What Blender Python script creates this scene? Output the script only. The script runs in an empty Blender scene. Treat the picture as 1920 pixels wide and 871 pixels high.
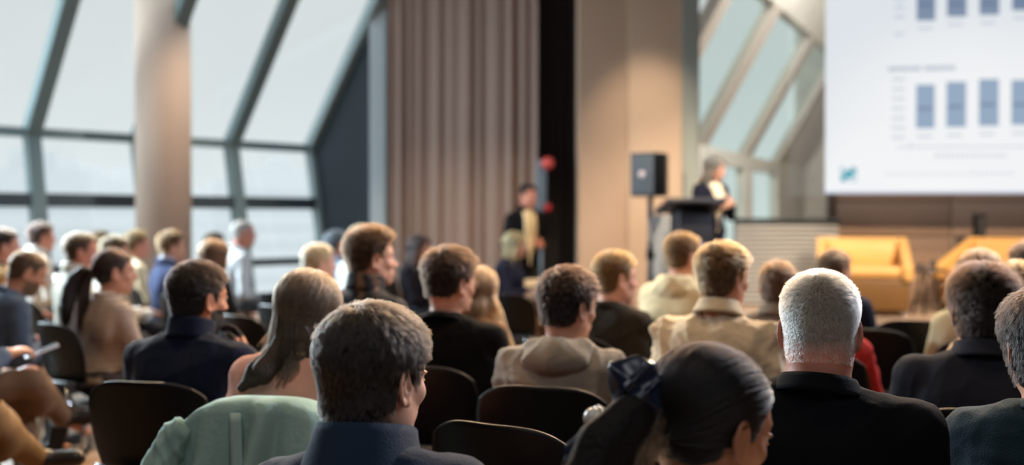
import bpy, math, random
import numpy as np
from mathutils import Vector, Matrix
PI = math.pi
rng = np.random.default_rng(7)
random.seed(7)
SC = bpy.context.scene
COL = SC.collection
# ------------------------------------------------------------------ camera, world, lights
F = 35.0/36.0*1920            # focal length in photograph pixels
CAMZ, HOR = 1.4, 410.0
cam = bpy.data.objects.new('camera', bpy.data.cameras.new('camera'))
COL.objects.link(cam); SC.camera = cam
cam.location = (0, 0, CAMZ)
cam.rotation_euler = (PI/2 - math.atan((435.5-HOR)/F), 0, 0)
cam.data.lens = 35; cam.data.sensor_width = 36; cam.data.clip_start = .05; cam.data.clip_end = 500
cam.data.dof.use_dof = True
cam.data.dof.focus_distance = 2.2
cam.data.dof.aperture_fstop = 1.5
SC.view_settings.view_transform = 'Standard'; SC.view_settings.look = 'None'
SC.view_settings.gamma = 1; SC.view_settings.use_curve_mapping = False
SC.view_settings.exposure = 0.0
SC.cycles.use_denoising = True
SC.cycles.max_bounces = 7; SC.cycles.diffuse_bounces = 3; SC.cycles.transparent_max_bounces = 12
SC.cycles.glossy_bounces = 3; SC.cycles.transmission_bounces = 4
SC.cycles.caustics_reflective = False; SC.cycles.caustics_refractive = False
SC.cycles.sample_clamp_indirect = 4

w = bpy.data.worlds.new('sky'); SC.world = w; w.use_nodes = True
nt = w.node_tree; nt.nodes.clear()
tc = nt.nodes.new('ShaderNodeTexCoord'); sep = nt.nodes.new('ShaderNodeSeparateXYZ')
rp = nt.nodes.new('ShaderNodeValToRGB'); bg = nt.nodes.new('ShaderNodeBackground'); wo = nt.nodes.new('ShaderNodeOutputWorld')
nt.links.new(tc.outputs['Generated'], sep.inputs[0]); nt.links.new(sep.outputs['Z'], rp.inputs[0])
nt.links.new(rp.outputs[0], bg.inputs[0]); nt.links.new(bg.outputs[0], wo.inputs[0])
rp.color_ramp.elements[0].position = 0.0; rp.color_ramp.elements[0].color = (.268, .286, .293, 1)
e = rp.color_ramp.elements.new(.13); e.color = (.235, .25, .258, 1)
e = rp.color_ramp.elements.new(.30); e.color = (.225, .235, .24, 1)
e = rp.color_ramp.elements.new(.62); e.color = (.70, .80, .88, 1)
rp.color_ramp.elements[-1].position = 1.0; rp.color_ramp.elements[-1].color = (.85, .95, 1, 1)
bg.inputs[1].default_value = 3.25          # an overcast sky, brighter towards the zenith

def lamp(name, kind, loc, target, energy, color, **kw):
    L = bpy.data.lights.new(name, kind); L.energy = energy; L.color = color
    for k, v in kw.items(): setattr(L, k, v)
    o = bpy.data.objects.new(name, L); COL.objects.link(o); o.location = loc
    d = Vector(target) - Vector(loc)
    o.rotation_euler = d.to_track_quat('-Z', 'Y').to_euler()
    o['kind'] = 'helper'
    return o
WARM = (1.0, .70, .42)
WARM2 = (1.0, .80, .58)
# assumed ceiling spotlights over the audience, thrown back from the stage side
for i, (lx, ly, tx, ty, en) in enumerate([(-3.4, 10.6, -3.2, 6.8, 1000), (-1.0, 9.4, -1.2, 4.6, 1100), (2.4, 8.9, 1.0, 4.2, 1700),
                                          (4.4, 7.6, 2.0, 3.2, 1100), (-2.2, 8.6, -2.2, 4.6, 600), (1.6, 6.6, .3, 2.3, 300)]):
    lamp('assumed_audience_spot', 'SPOT', (lx, ly, 4.75), (tx, ty, .9), en, WARM, spot_size=1.1, spot_blend=.6, shadow_soft_size=.09)
# assumed stage spotlights
for i, (lx, ly, tx, ty, tz, en) in enumerate([(3.0, 7.4, 3.75, 10.3, .7, 430), (5.0, 7.4, 5.1, 10.2, .7, 430), (2.0, 7.0, 2.0, 9.7, 1.8, 1500),
                                              (.2, 8.2, .2, 9.7, .8, 500), (1.5, 9.6, 1.5, 11.2, 1.4, 420), (4.8, 4.8, 5.0, 11.5, .95, 2400)]):
    lamp('assumed_stage_spot', 'SPOT', (lx, ly, 4.75), (tx, ty, tz), en, WARM2, spot_size=.75, spot_blend=.8, shadow_soft_size=.07)
for x, y in ((-1.2, 11.9), (-.5, 11.7), (.1, 11.5)):  # assumed spotlights for the warm light low on the curtain
    lamp('assumed_curtain_spot', 'SPOT', (x+.3, y-2.0, 4.75), (x-.1, y, .4), 230, WARM2, spot_size=.62, spot_blend=.9, shadow_soft_size=.05)
lamp('assumed_column_spot', 'SPOT', (-1.6, 9.6, 4.75), (-3.3, 11.0, 2.2), 420, WARM2, spot_size=.8, spot_blend=.9, shadow_soft_size=.08)  # assumed ceiling spot, aimed down to warm the column
for x, y in ((-1.9, 4.4), (-.5, 3.5), (1.0, 3.9), (2.4, 4.6)):  # assumed downlights, added to light the backs of the audience
    if x > 2: continue
    lamp('assumed_downlight', 'SPOT', (x-.3, y-.5, 4.8), (x+.1, y+.3, 1), 105, WARM, spot_size=1.5, spot_blend=.8, shadow_soft_size=.07)
# added soft fill from behind and above the camera, lifting the dark backs
for x in (-1.6, 1.4):
    lamp('ceiling_panel_light', 'AREA', (x, -.6, 4.85), (x, 1.6, 1.0), 32, (.92, .95, 1.0), shape='RECTANGLE', size=1.6, size_y=1.0)
# added cool fill light, high at front right, brightening the faces
lamp('cool_fill_light', 'AREA', (5.4, 6.4, 4.3), (1.0, 2.6, 1.1), 420, (.80, .86, 1.0), shape='RECTANGLE', size=1.4, size_y=.9)
# added cool area lamps by the left glazing, strengthening the side light
lamp('added_side_fill_light', 'AREA', (-5.9, 7.8, 2.7), (.3, 2.6, 1.1), 1000, (.70, .88, 1.0), shape='RECTANGLE', size=4.0, size_y=2.0)
lamp('added_side_fill_light', 'AREA', (-6.9, 8.9, 2.9), (-3.0, 7.2, 1.0), 260, (.78, .92, 1.0), shape='RECTANGLE', size=2.5, size_y=1.8)
# added area lamp that brightens the room beyond the interior glazing
lamp('annex_fill_light', 'AREA', (6.2, 13.2, 5.9), (5.2, 18.0, 1.5), 1100, (.96, .98, 1.0), shape='RECTANGLE', size=3.0, size_y=2.0)

def at(px, py, d):
    return np.array([(px-960)/F*d, d, CAMZ-(py-HOR)/F*d])

# ------------------------------------------------------------------ materials
MC = {}
def rgb(r, g=None, b=None):
    """sRGB 0-255 to linear"""
    if g is None: r, g, b = r
    f = lambda c: (c/255/12.92) if c/255 <= .04045 else ((c/255+.055)/1.055)**2.4
    return (f(r), f(g), f(b), 1)
def mat(name, col, rough=.7, metal=0, bump=0, bscale=60, var=0, vscale=8, spec=.5, sheen=0, emit=None, sss=0, stretch=None, wave=None, coat=0):
    if name in MC: return MC[name]
    m = bpy.data.materials.new(name); m.use_nodes = True; MC[name] = m
    n = m.node_tree.nodes; l = m.node_tree.links; b = n['Principled BSDF']
    c = rgb(col) if len(col) == 3 else col
    b.inputs['Base Color'].default_value = c
    b.inputs['Roughness'].default_value = rough; b.inputs['Metallic'].default_value = metal
    b.inputs['Specular IOR Level'].default_value = spec
    b.inputs['Sheen Weight'].default_value = sheen; b.inputs['Coat Weight'].default_value = coat
    if sss:
        b.inputs['Subsurface Weight'].default_value = sss; b.inputs['Subsurface Radius'].default_value = (1, .35, .2); b.inputs['Subsurface Scale'].default_value = .008
    t = n.new('ShaderNodeTexCoord'); mp = n.new('ShaderNodeMapping'); l.new(t.outputs['Object'], mp.inputs[0])
    if stretch: mp.inputs['Scale'].default_value = stretch
    if var:
        nz = n.new('ShaderNodeTexNoise'); nz.inputs['Scale'].default_value = vscale; nz.inputs['Detail'].default_value = 4
        l.new(mp.outputs[0], nz.inputs['Vector'])
        mx = n.new('ShaderNodeMix'); mx.data_type = 'RGBA'
        mx.inputs['A'].default_value = tuple(max(0, x*(1-var)) for x in c[:3])+(1,)
        mx.inputs['B'].default_value = tuple(min(1, x*(1+var)) for x in c[:3])+(1,)
        l.new(nz.outputs[0], mx.inputs[0]); l.new(mx.outputs['Result'], b.inputs['Base Color'])
    if wave:      # (scale, axis, colour b, share): stripes of the thing's own colour
        wv = n.new('ShaderNodeTexWave'); wv.bands_direction = wave[1]; wv.inputs['Scale'].default_value = wave[0]
        wv.inputs['Distortion'].default_value = wave[4] if len(wave) > 4 else 0
        l.new(mp.outputs[0], wv.inputs['Vector'])
        r = n.new('ShaderNodeValToRGB'); r.color_ramp.elements[0].position = wave[3]-.08; r.color_ramp.elements[1].position = wave[3]+.08
        r.color_ramp.elements[0].color = rgb(wave[2]); r.color_ramp.elements[1].color = c
        l.new(wv.outputs['Color'], r.inputs[0]); l.new(r.outputs[0], b.inputs['Base Color'])
    if bump:
        nb = n.new('ShaderNodeTexNoise'); nb.inputs['Scale'].default_value = bscale; nb.inputs['Detail'].default_value = 5
        l.new(mp.outputs[0], nb.inputs['Vector'])
        bp = n.new('ShaderNodeBump'); bp.inputs['Strength'].default_value = bump; bp.inputs['Distance'].default_value = .01
        l.new(nb.outputs[0], bp.inputs['Height']); l.new(bp.outputs[0], b.inputs['Normal'])
    if emit:
        b.inputs['Base Color'].default_value = (c[0]*.12, c[1]*.12, c[2]*.12, 1)
        b.inputs['Emission Color'].default_value = c; b.inputs['Emission Strength'].default_value = emit
    return m
def camo_mat(name, cols, scale):
    if name in MC: return MC[name]
    m = mat(name, cols[0], .85, bump=.2)
    n = m.node_tree.nodes; l = m.node_tree.links
    t = n.new('ShaderNodeTexCoord'); v = n.new('ShaderNodeTexNoise'); v.inputs['Scale'].default_value = scale; v.inputs['Detail'].default_value = 2
    r = n.new('ShaderNodeValToRGB'); r.color_ramp.interpolation = 'CONSTANT'
    l.new(t.outputs['Object'], v.inputs['Vector']); l.new(v.outputs[0], r.inputs[0]); l.new(r.outputs[0], n['Principled BSDF'].inputs['Base Color'])
    r.color_ramp.elements[0].color = rgb(cols[0]); r.color_ramp.elements[1].color = rgb(cols[-1]); r.color_ramp.elements[1].position = .56
    if len(cols) > 2:
        e = r.color_ramp.elements.new(.48); e.color = rgb(cols[1])
    return m
def hair_mat(name, col, rough=.42):
    if name in MC: return MC[name]
    m = bpy.data.materials.new(name); m.use_nodes = True; MC[name] = m
    n = m.node_tree.nodes; l = m.node_tree.links; n.clear()
    h = n.new('ShaderNodeBsdfHairPrincipled'); o = n.new('ShaderNodeOutputMaterial')
    h.parametrization = 'COLOR'; h.inputs['Color'].default_value = rgb(col)
    h.inputs['Roughness'].default_value = rough; h.inputs['Radial Roughness'].default_value = .5
    h.inputs['Random Roughness'].default_value = .3
    hi = n.new('ShaderNodeHairInfo'); cr = n.new('ShaderNodeValToRGB'); l.new(hi.outputs['Random'], cr.inputs[0])
    c = rgb(col); lt = sum(col) > 480; cr.color_ramp.elements[0].color = (*[q*(.62 if lt else .30) for q in c[:3]], 1); cr.color_ramp.elements[1].color = (*[min(.95, q*1.7) for q in c[:3]], 1)
    tc = n.new('ShaderNodeTexCoord'); nz = n.new('ShaderNodeTexNoise'); nz.inputs['Scale'].default_value = 55; l.new(tc.outputs['Object'], nz.inputs['Vector'])
    r2 = n.new('ShaderNodeValToRGB'); r2.color_ramp.elements[0].position = .38; r2.color_ramp.elements[1].position = .62; r2.color_ramp.elements[0].color = (.8, .76, .70, 1) if lt else (.45, .45, .45, 1)
    l.new(nz.outputs[0], r2.inputs[0]); mx = n.new('ShaderNodeMix'); mx.data_type = 'RGBA'; mx.blend_type = 'MULTIPLY'; mx.inputs[0].default_value = 1
    l.new(cr.outputs[0], mx.inputs['A']); l.new(r2.outputs[0], mx.inputs['B']); l.new(mx.outputs['Result'], h.inputs['Color'])
    l.new(h.outputs[0], o.inputs[0])
    return m
BLACKP = lambda: mat('black_plastic', (9, 10, 12), .42, spec=.25, bump=.05, bscale=300)
CHROME = lambda: mat('chrome', (200, 202, 205), .15, metal=1)

# ------------------------------------------------------------------ mesh helpers
def link(name, me, m=None, parent=None):
    o = bpy.data.objects.new(name, me); COL.objects.link(o)
    if m is not None:
        for x in (m if isinstance(m, (list, tuple)) else [m]): me.materials.append(x)
    if parent is not None: o.parent = parent
    return o
def tag(o, label=None, cat=None, group=None, kind=None):
    if label: o['label'] = label
    if cat: o['category'] = cat
    if group: o['group'] = group
    if kind: o['kind'] = kind
    return o
def empty(name, loc=(0, 0, 0), rz=0, label=None, cat=None, group=None):
    o = bpy.data.objects.new(name, None); COL.objects.link(o); o.location = loc; o.rotation_euler = (0, 0, rz)
    o.empty_display_size = .1
    return tag(o, label, cat, group)
def npmesh(name, V, Q, smooth=True, mi=None):
    V = np.asarray(V, np.float32); Q = np.asarray(Q, np.int32)
    me = bpy.data.meshes.new(name)
    me.vertices.add(len(V)); me.vertices.foreach_set('co', V.ravel())
    me.loops.add(Q.size); me.loops.foreach_set('vertex_index', Q.ravel())
    me.polygons.add(len(Q)); me.polygons.foreach_set('loop_start', np.arange(0, Q.size, Q.shape[1], dtype=np.int32))
    me.polygons.foreach_set('use_smooth', np.full(len(Q), smooth))
    if mi is not None: me.polygons.foreach_set('material_index', mi.astype(np.int32))
    me.update(calc_edges=True); me.validate()
    return me
class MB:
    """collects shapes of one part into one mesh"""
    def __init__(s): s.v = []; s.f = []; s.sm = []
    def add(s, V, Fs, smooth=False):
        b = len(s.v); s.v += [tuple(p) for p in V]; s.f += [tuple(i+b for i in f) for f in Fs]; s.sm += [smooth]*len(Fs); return s
    def box(s, c, size, rz=0, R=None, bev=0):
        x, y, z = [a/2 for a in size]
        if R is None: R = Matrix.Rotation(rz, 3, 'Z')
        if bev <= 0:
            P = [(i*x, j*y, k*z) for i in (-1, 1) for j in (-1, 1) for k in (-1, 1)]
            Fs = [(0, 1, 3, 2), (4, 6, 7, 5), (0, 4, 5, 1), (2, 3, 7, 6), (0, 2, 6, 4), (1, 5, 7, 3)]
            return s.add([Vector(c)+R@Vector(p) for p in P], Fs)
        bev = min(bev, x*.95, y*.95, z*.95)
        n = 3; P = []; Fs = []; prof = []
        for k in range(n+1):
            a = PI/2*k/n; prof.append((bev*(1-math.sin(a)), -z+bev*(1-math.cos(a))))
        prof = prof+[(o, -q) for o, q in reversed(prof)]
        m = 4*(n+1)
        for ins, zz in prof:
            for q, (sx, sy) in enumerate(((1, 1), (-1, 1), (-1, -1), (1, -1))):
                for k in range(n+1):
                    a = PI/2*(q+k/n); rr = max(bev-ins, 0)
                    P.append(Vector(c)+R@Vector((sx*(x-bev)+rr*math.cos(a), sy*(y-bev)+rr*math.sin(a), zz)))
        for i in range(len(prof)-1):
            for j in range(m):
                Fs.append((i*m+j, i*m+(j+1) % m, (i+1)*m+(j+1) % m, (i+1)*m+j))
        Fs.append(tuple(reversed(range(m)))); Fs.append(tuple(range((len(prof)-1)*m, len(prof)*m)))
        return s.add(P, Fs, True)
    def tube(s, pts, r, n=10, rs=None):
        pts = [Vector(p) for p in pts]; P = []; Fs = []
        up = Vector((0, 0, 1))
        for i, p in enumerate(pts):
            t = (pts[min(i+1, len(pts)-1)]-pts[max(i-1, 0)]).normalized()
            a = t.cross(up)
            if a.length < .05: a = t.cross(Vector((0, 1, 0)))
            a.normalize(); b = t.cross(a).normalized()
            rr = rs[i] if rs else r
            for j in range(n):
                q = 2*PI*j/n; P.append(p+a*rr*math.cos(q)+b*rr*math.sin(q))
        for i in range(len(pts)-1):
            for j in range(n): Fs.append((i*n+j, (i+1)*n+j, (i+1)*n+(j+1) % n, i*n+(j+1) % n))
        Fs.append(tuple(range(n))); Fs.append(tuple(reversed(range((len(pts)-1)*n, len(pts)*n))))
        return s.add(P, Fs, True)
    def lathe(s, prof, c=(0, 0, 0), n=24, R=None, sx=1, sy=1):
        P = []; Fs = []; R = R or Matrix.Identity(3)
        for r, z in prof:
            for j in range(n):
                a = 2*PI*j/n; P.append(Vector(c)+R@Vector((r*math.cos(a)*sx, r*math.sin(a)*sy, z)))
        for i in range(len(prof)-1):
            for j in range(n): Fs.append((i*n+j, i*n+(j+1) % n, (i+1)*n+(j+1) % n, (i+1)*n+j))
        Fs.append(tuple(reversed(range(n)))); Fs.append(tuple(range((len(prof)-1)*n, len(prof)*n)))
        return s.add(P, Fs, True)
    def prism(s, poly, d):
        """poly: 3D points of a planar outline; d: extrusion vector"""
        n = len(poly); P = [Vector(p) for p in poly]+[Vector(p)+Vector(d) for p in poly]
        Fs = [tuple(reversed(range(n))), tuple(range(n, 2*n))]+[(i, (i+1) % n, n+(i+1) % n, n+i) for i in range(n)]
        return s.add(P, Fs)
    def sheet(s, G, th, smooth=True):
        """thick sheet from an (m,n,3) grid of points"""
        G = np.asarray(G, float); m, n = G.shape[:2]
        du = np.gradient(G, axis=0); dv = np.gradient(G, axis=1); N = np.cross(du, dv); N /= np.linalg.norm(N, axis=2, keepdims=True)+1e-9
        A = (G+N*th/2).reshape(-1, 3); B = (G-N*th/2).reshape(-1, 3); k = m*n; Fs = []
        ix = lambda i, j: i*n+j
        for i in range(m-1):
            for j in range(n-1):
                Fs.append((ix(i, j), ix(i+1, j), ix(i+1, j+1), ix(i, j+1)))
                Fs.append((k+ix(i, j), k+ix(i, j+1), k+ix(i+1, j+1), k+ix(i+1, j)))
        for i in range(m-1):
            Fs.append((ix(i, 0), k+ix(i, 0), k+ix(i+1, 0), ix(i+1, 0))); Fs.append((ix(i, n-1), ix(i+1, n-1), k+ix(i+1, n-1), k+ix(i, n-1)))
        for j in range(n-1):
            Fs.append((ix(0, j), ix(0, j+1), k+ix(0, j+1), k+ix(0, j))); Fs.append((ix(m-1, j), k+ix(m-1, j), k+ix(m-1, j+1), ix(m-1, j+1)))
        return s.add(np.vstack([A, B]).tolist(), Fs, smooth)
    def build(s, name, m=None, parent=None):
        me = bpy.data.meshes.new(name); me.from_pydata(s.v, [], s.f); me.update()
        me.polygons.foreach_set('use_smooth', s.sm)
        return link(name, me, m, parent)
def struct(name, mb, m):
    o = mb.build(name, m); o['kind'] = 'structure'; return o
def children(o): return [c for c in bpy.data.objects if c.parent == o]
def copy_tree(o, parent=None, kids=None):
    c = o.copy(); COL.objects.link(c)
    if parent is not None: c.parent = parent
    for ch in children(o): copy_tree(ch, c)
    return c
# ------------------------------------------------------------------ the room
U = np.array([1, 1, 0])/math.sqrt(2); Q = np.array([1, -1, 0])/math.sqrt(2)
P2 = np.array([-2.67, 13.3, 0]); BAY = 1.19; NB = 6
def wp(s, z, off=0):
    """point on the window wall: s metres from its far end, height z, off metres inward"""
    t = .207*(2.33-z) if z < 2.33 else (z-2.33)/1.19
    return P2-U*s+Q*(t+off)+np.array([0, 0, z])
def glass_mat(name='window_glass', tint=(.97, .985, .98), refl=.03):
    if name in MC: return MC[name]
    m = bpy.data.materials.new(name); m.use_nodes = True; MC[name] = m
    n = m.node_tree.nodes; l = m.node_tree.links; n.clear()
    o = n.new('ShaderNodeOutputMaterial'); a = n.new('ShaderNodeBsdfTransparent'); g = n.new('ShaderNodeBsdfGlossy'); x = n.new('ShaderNodeMixShader')
    a.inputs[0].default_value = (*tint, 1); g.inputs['Roughness'].default_value = .02; x.inputs[0].default_value = refl
    l.new(a.outputs[0], x.inputs[1]); l.new(g.outputs[0], x.inputs[2]); l.new(x.outputs[0], o.inputs[0]); return m
M_FRAME = mat('grey_window_frame', (104, 124, 128), .5, bump=.05)
M_FRAMED = mat('dark_window_rail', (58, 70, 78), .5)
M_FLOOR = mat('oak_coloured_floor', (148, 116, 86), .42, var=.25, vscale=3, stretch=(1, 12, 1), bump=.08, bscale=40)
M_CEIL = mat('dark_ceiling', (46, 42, 40), .9)
M_DARK = mat('slate_wall_paint', (44, 54, 62), .85, bump=.1)
M_BEIGE = mat('beige_wall_paint', (168, 142, 120), .8, var=.06, vscale=2, bump=.1)
M_BEIGE2 = mat('light_beige_wall_paint', (184, 160, 138), .8, var=.05, vscale=2, bump=.1)
M_PIL = mat('pale_pilaster_paint', (206, 222, 230), .7, bump=.05)
M_BACK = mat('dark_back_wall_paint', (40, 38, 38), .9)
M_CONC = mat('fair_faced_concrete', (172, 164, 152), .85, var=.25, vscale=3, bump=.3, bscale=12)

f1 = P2+Q*.5; f2 = P2+Q*.5-U*BAY*NB
struct('floor', MB().prism([(f2[0], -3.2, 0), (9.3, -3.2, 0), (9.3, 25, 0), (7.6, 25, 0), (2.0, 13.9, 0), (f1[0]+.1, 13.4, 0), (f1[0], f1[1], 0), (f2[0], f2[1], 0)], (0, 0, -.2)), M_FLOOR)
c1 = wp(0, 5); c2 = wp(BAY*NB, 5)
poly = [(c1[0], c1[1]), (c2[0], c2[1]), (c2[0], -3), (9, -3), (9, 11.5), (.6, 11.9)]
struct('ceiling', MB().prism([(x, y, 5) for x, y in poly], (0, 0, .2)), M_CEIL)
struct('wall_right', MB().box((9.1, 4.2, 2.5), (.2, 14.6, 5)), M_BACK)
struct('wall_back', MB().box((-1.2, -3.1, 2.5), (20.6, .2, 5)), M_BACK)
struct('wall_left', MB().box((c2[0]-.1, (c2[1]-3)/2+.35, 2.5), (.2, c2[1]+3.9, 5)), M_BACK)
# glazed wall: mullions, rails, panes
DH = np.array([0, 0, 1])
def bar(mb, a, b, width_dir, wd, dp_dir, dp):
    a = np.asarray(a); b = np.asarray(b); W = np.asarray(width_dir)*wd/2; D = np.asarray(dp_dir)*dp/2
    P = [a-W-D, a+W-D, a+W+D, a-W+D, b-W-D, b+W-D, b+W+D, b-W+D]
    mb.add(P, [(3, 2, 1, 0), (4, 5, 6, 7), (0, 1, 5, 4), (1, 2, 6, 5), (2, 3, 7, 6), (3, 0, 4, 7)])
NU = (Q*1.19*0+Q*.766+np.array([0, 0, -.643])); NL = (Q*.979+np.array([0, 0, .203]))
for k in range(NB+1):
    m = MB(); s = k*BAY
    bar(m, wp(s, 2.33), wp(s, 5.05), U, .16 if k else .2, NU, .14)
    bar(m, wp(s, 0), wp(s, 2.33), U, .15, NL, .14)
    o = struct('trim_%d' % (k+1), m, M_FRAME if k else mat('light_window_frame', (146, 164, 168), .5))
for k in range(NB):
    s0, s1 = k*BAY+.075, (k+1)*BAY-.075
    root = empty('window_%d' % (k+1)); root['kind'] = 'structure'
    m = MB()
    bar(m, wp(s0, 2.33), wp(s1, 2.33), DH, .10, Q, .13)
    bar(m, wp(s0, 5.0), wp(s1, 5.0), DH, .10, Q, .12)
    m.build('window_frame', M_FRAME, root)
    m = MB(); bar(m, wp(s0, 1.60), wp(s1, 1.60), DH, .15, Q, .12); bar(m, wp(s0, .86), wp(s1, .86), DH, .09, Q, .12)
    bar(m, wp(s0, .06), wp(s1, .06), DH, .12, Q, .12)
    m.build('window_rail', M_FRAMED, root)
    for za, zb in ((.1, .82), (.9, 1.53), (1.67, 2.28), (2.38, 4.95)):
        m = MB(); a, b, c, d = wp(s0, za), wp(s1, za), wp(s1, zb), wp(s0, zb)
        m.prism([a, b, c, d], -Q*.008); m.build('pane', glass_mat(), root)
# end wall of the glazing, pilaster, walls of the stage end
m = MB(); e0 = wp(0, 0, -.1); 
pr = [(P2+Q*t+DH*z) for t, z in ((.48, 0), (0.0, 2.33), (2.24, 5), (2.6, 5), (1.40, 5), (1.40, 0))]
m.prism([P2+Q*.48, P2+Q*1.36, P2+Q*1.36+DH*5, P2+Q*2.24+DH*5, P2+DH*2.33], U*.12)
struct('wall_far_left', MB().prism([P2+Q*.40, P2+Q*1.36, P2+Q*1.36+DH*3.95, P2+DH*2.33-Q*.08], U*.12), M_DARK)
struct('trim_20', MB().box((-1.66, 12.42, 2.5), (.19, .25, 5)), M_PIL)
struct('wall_behind_curtain', MB().prism([(-1.6, 12.65, 0), (.45, 12.0, 0), (.45, 12.0, 5), (-1.6, 12.65, 5)], (0, .12, 0)), M_DARK)
struct('wall_doorway', MB().box((.62, 12.05, 2.5), (.75, .1, 5)), mat('black_doorway', (14, 13, 16), .9))
struct('wall_stage_left', MB().box((1.03, 11.42, 2.5), (.56, .5, 5)), M_BEIGE)
struct('wall_stage_middle', MB().box((1.60, 11.38, 2.5), (.60, .5, 5)), M_BEIGE2)
struct('trim_21', MB().box((1.99, 11.3, 2.5), (.17, .4, 5)), mat('grey_green_column_paint', (140, 146, 140), .7))
struct('trim_22', MB().box((2.10, 11.42, 2.5), (.05, .2, 5)), mat('brown_jamb', (80, 62, 48), .6))
# wood-panelled wall behind the screen
def panel_wall():
    m = MB(); x0, x1 = 3.72, 9.0
    m.box(((x0+x1)/2, 11.62, 2.5), (x1-x0, .2, 5))
    x = x0; 
    while x < x1-.02:
        z = .0
        while z < 5:
            m.box((min(x+.67, 9)-.0, 11.5, z+.2), (1.32, .035, .385), bev=.004); z += .4
        x += 1.34
    return m
struct('wall_stage_right', panel_wall(), mat('brown_wood_panelling', (146, 118, 98), .5, var=.25, vscale=3, stretch=(.4, 1, 10), bump=.1))
# annex behind the interior glazing with its own sloped windows
A = np.array([3.185, 16.5, 0]); UA = np.array([.456, .89, 0]); QA = np.array([.89, -.456, 0])
def ap(s, z, off=0):
    t = 0 if z < 2.62 else (z-2.62)/1.77
    return A+UA*s+QA*(t+off)+DH*z
mull = [-4.4, -2.47, 0, 3.05, 5.85]
wa = MB()
def slab(m, s0, s1, z0, z1, th=.18):
    m.prism([ap(s0, z0), ap(s1, z0), ap(s1, z1), ap(s0, z1)], -QA*th)
ZT = 4.78
slab(wa, -3.9, 8.8, ZT, 6.4); slab(wa, 6.05, 8.8, 2.62, ZT); slab(wa, -3.9, 8.8, 2.36, 2.62); slab(wa, -3.9, 8.8, 0, .85)
for a, b in zip(mull[1:-1], mull[2:]): slab(wa, b-.3, b+.3, .85, 2.36); 
slab(wa, 5.85, 8.8, .85, 2.36); slab(wa, -3.9, -2.2, .85, 2.36)
struct('wall_annex', wa, M_CONC)
for i, s in enumerate(mull[1:]):
    struct('trim_%d' % (30+i), MB().prism([ap(s-.21, 2.62), ap(s+.21, 2.62), ap(s+.21, ZT), ap(s-.21, ZT)], -QA*.2), mat('annex_mullion', (146, 134, 122), .7))
for i, (a, b) in enumerate(zip(mull[1:-1], mull[2:])):
    root = empty('window_%d' % (20+i)); root['kind'] = 'structure'
    MB().prism([ap(a+.21, 2.62, -.1), ap(b-.21, 2.62, -.1), ap(b-.21, ZT, -.1), ap(a+.21, ZT, -.1)], -QA*.01).build('pane', glass_mat('annex_glass', (.93, .98, .96), .05), root)
    MB().prism([ap(a+.3, .85, -.1), ap(b-.3, .85, -.1), ap(b-.3, 2.36, -.1), ap(a+.3, 2.36, -.1)], -QA*.01).build('pane', glass_mat('annex_glass'), root)
struct('wall_annex_right', MB().box((9.3, 18.2, 3.2), (.2, 12.8, 6.4)), M_CONC)
struct('wall_annex_end', MB().box((8.2, 24.3, 3.2), (2.6, .2, 6.4)), M_CONC)
struct('ceiling_annex', MB().prism([(2.1, 11.75, 6.2), (9.2, 11.75, 6.2), (9.2, 24, 6.2), (8.6, 24, 6.2), (3.0, 13.2, 6.2)], (0, 0, .15)), M_CONC)
root = empty('window_30', (0, 0, 0)); root['kind'] = 'structure'
MB().box((2.93, 11.52, 2.7), (1.6, .012, 4.6)).build('pane', glass_mat('interior_glass', (.95, .96, .95), .04), root)
m = MB(); m.box((2.93, 11.52, .25), (1.62, .1, .5)); m.box((3.68, 11.52, 2.7), (.06, .1, 4.6)); m.box((2.93, 11.52, 4.97), (1.62, .1, .06)); m.build('window_frame', mat('brown_jamb', (80, 62, 48), .6), root)
# stage platform
st = MB(); st.prism([(1.35, 9.0, 0), (8.98, 9.0, 0), (8.98, 11.4, 0), (2.12, 11.4, 0), (2.12, 11.08, 0), (1.35, 11.08, 0)], (0, 0, .42))
o = st.build('stage_platform', mat('light_stage_boards', (176, 150, 128), .45, var=.15, vscale=4, stretch=(8, 1, 1)))
tag(o, 'low beige stage platform in front of the panelled wall', 'stage')
# round column in front of the glazing
cc = at(307, 410, 11.0)
m = MB(); m.lathe([(.295, 0), (.295, 5.0)], (cc[0], cc[1], 0), 64)
struct('pillar', m, mat('plaster_column_paint', (190, 170, 156), .75, var=.05, vscale=3, bump=.08))
# curtain with hanging folds
def curtain(name, a, b, folds, amp, m, label):
    a = np.array(a); b = np.array(b); nu, nv = folds*14, 16; d = b-a; L = np.linalg.norm(d); nrm = np.array([d[1], -d[0]])/L
    r = np.random.default_rng(3); ph = np.cumsum(r.uniform(.4, 1.7, folds+2)); 
    G = np.zeros((nu, nv, 3)); us = np.linspace(0, 1, nu)
    wph = np.interp(us*folds, np.arange(folds+2), ph)*2*PI/1.05; am = np.interp(us*folds, np.arange(folds+2), r.uniform(.15, 1.2, folds+2))
    for j in range(nv):
        z = .02+4.9*j/(nv-1); sc = amp*(1-.45*j/(nv-1))
        off = sc*am*np.sin(wph+.25*np.sin(z*1.3)); p = a[None]+d[None]*us[:, None]+nrm[None]*off[:, None]+ (d/L)[None]*(sc*.5*am*np.cos(wph))[:, None]*.6
        G[:, j, 0] = p[:, 0]; G[:, j, 1] = p[:, 1]; G[:, j, 2] = z
    root = empty(name, (0, 0, 0), 0, label, 'curtain')
    MB().sheet(G, .012).build('cloth', m, root)
    MB().tube([(a[0], a[1], 4.94), (b[0], b[1], 4.94)], .02).build('rail', mat('dark_window_rail', 0), root)
    return root
curtain('curtain', (-1.50, 12.15), (.30, 11.62), 12, .05, mat('taupe_curtain_cloth', (140, 116, 104), .85, sheen=.3, bump=.15, bscale=200), 'tall taupe brown stage curtain hanging in folds beside the windows')
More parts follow.
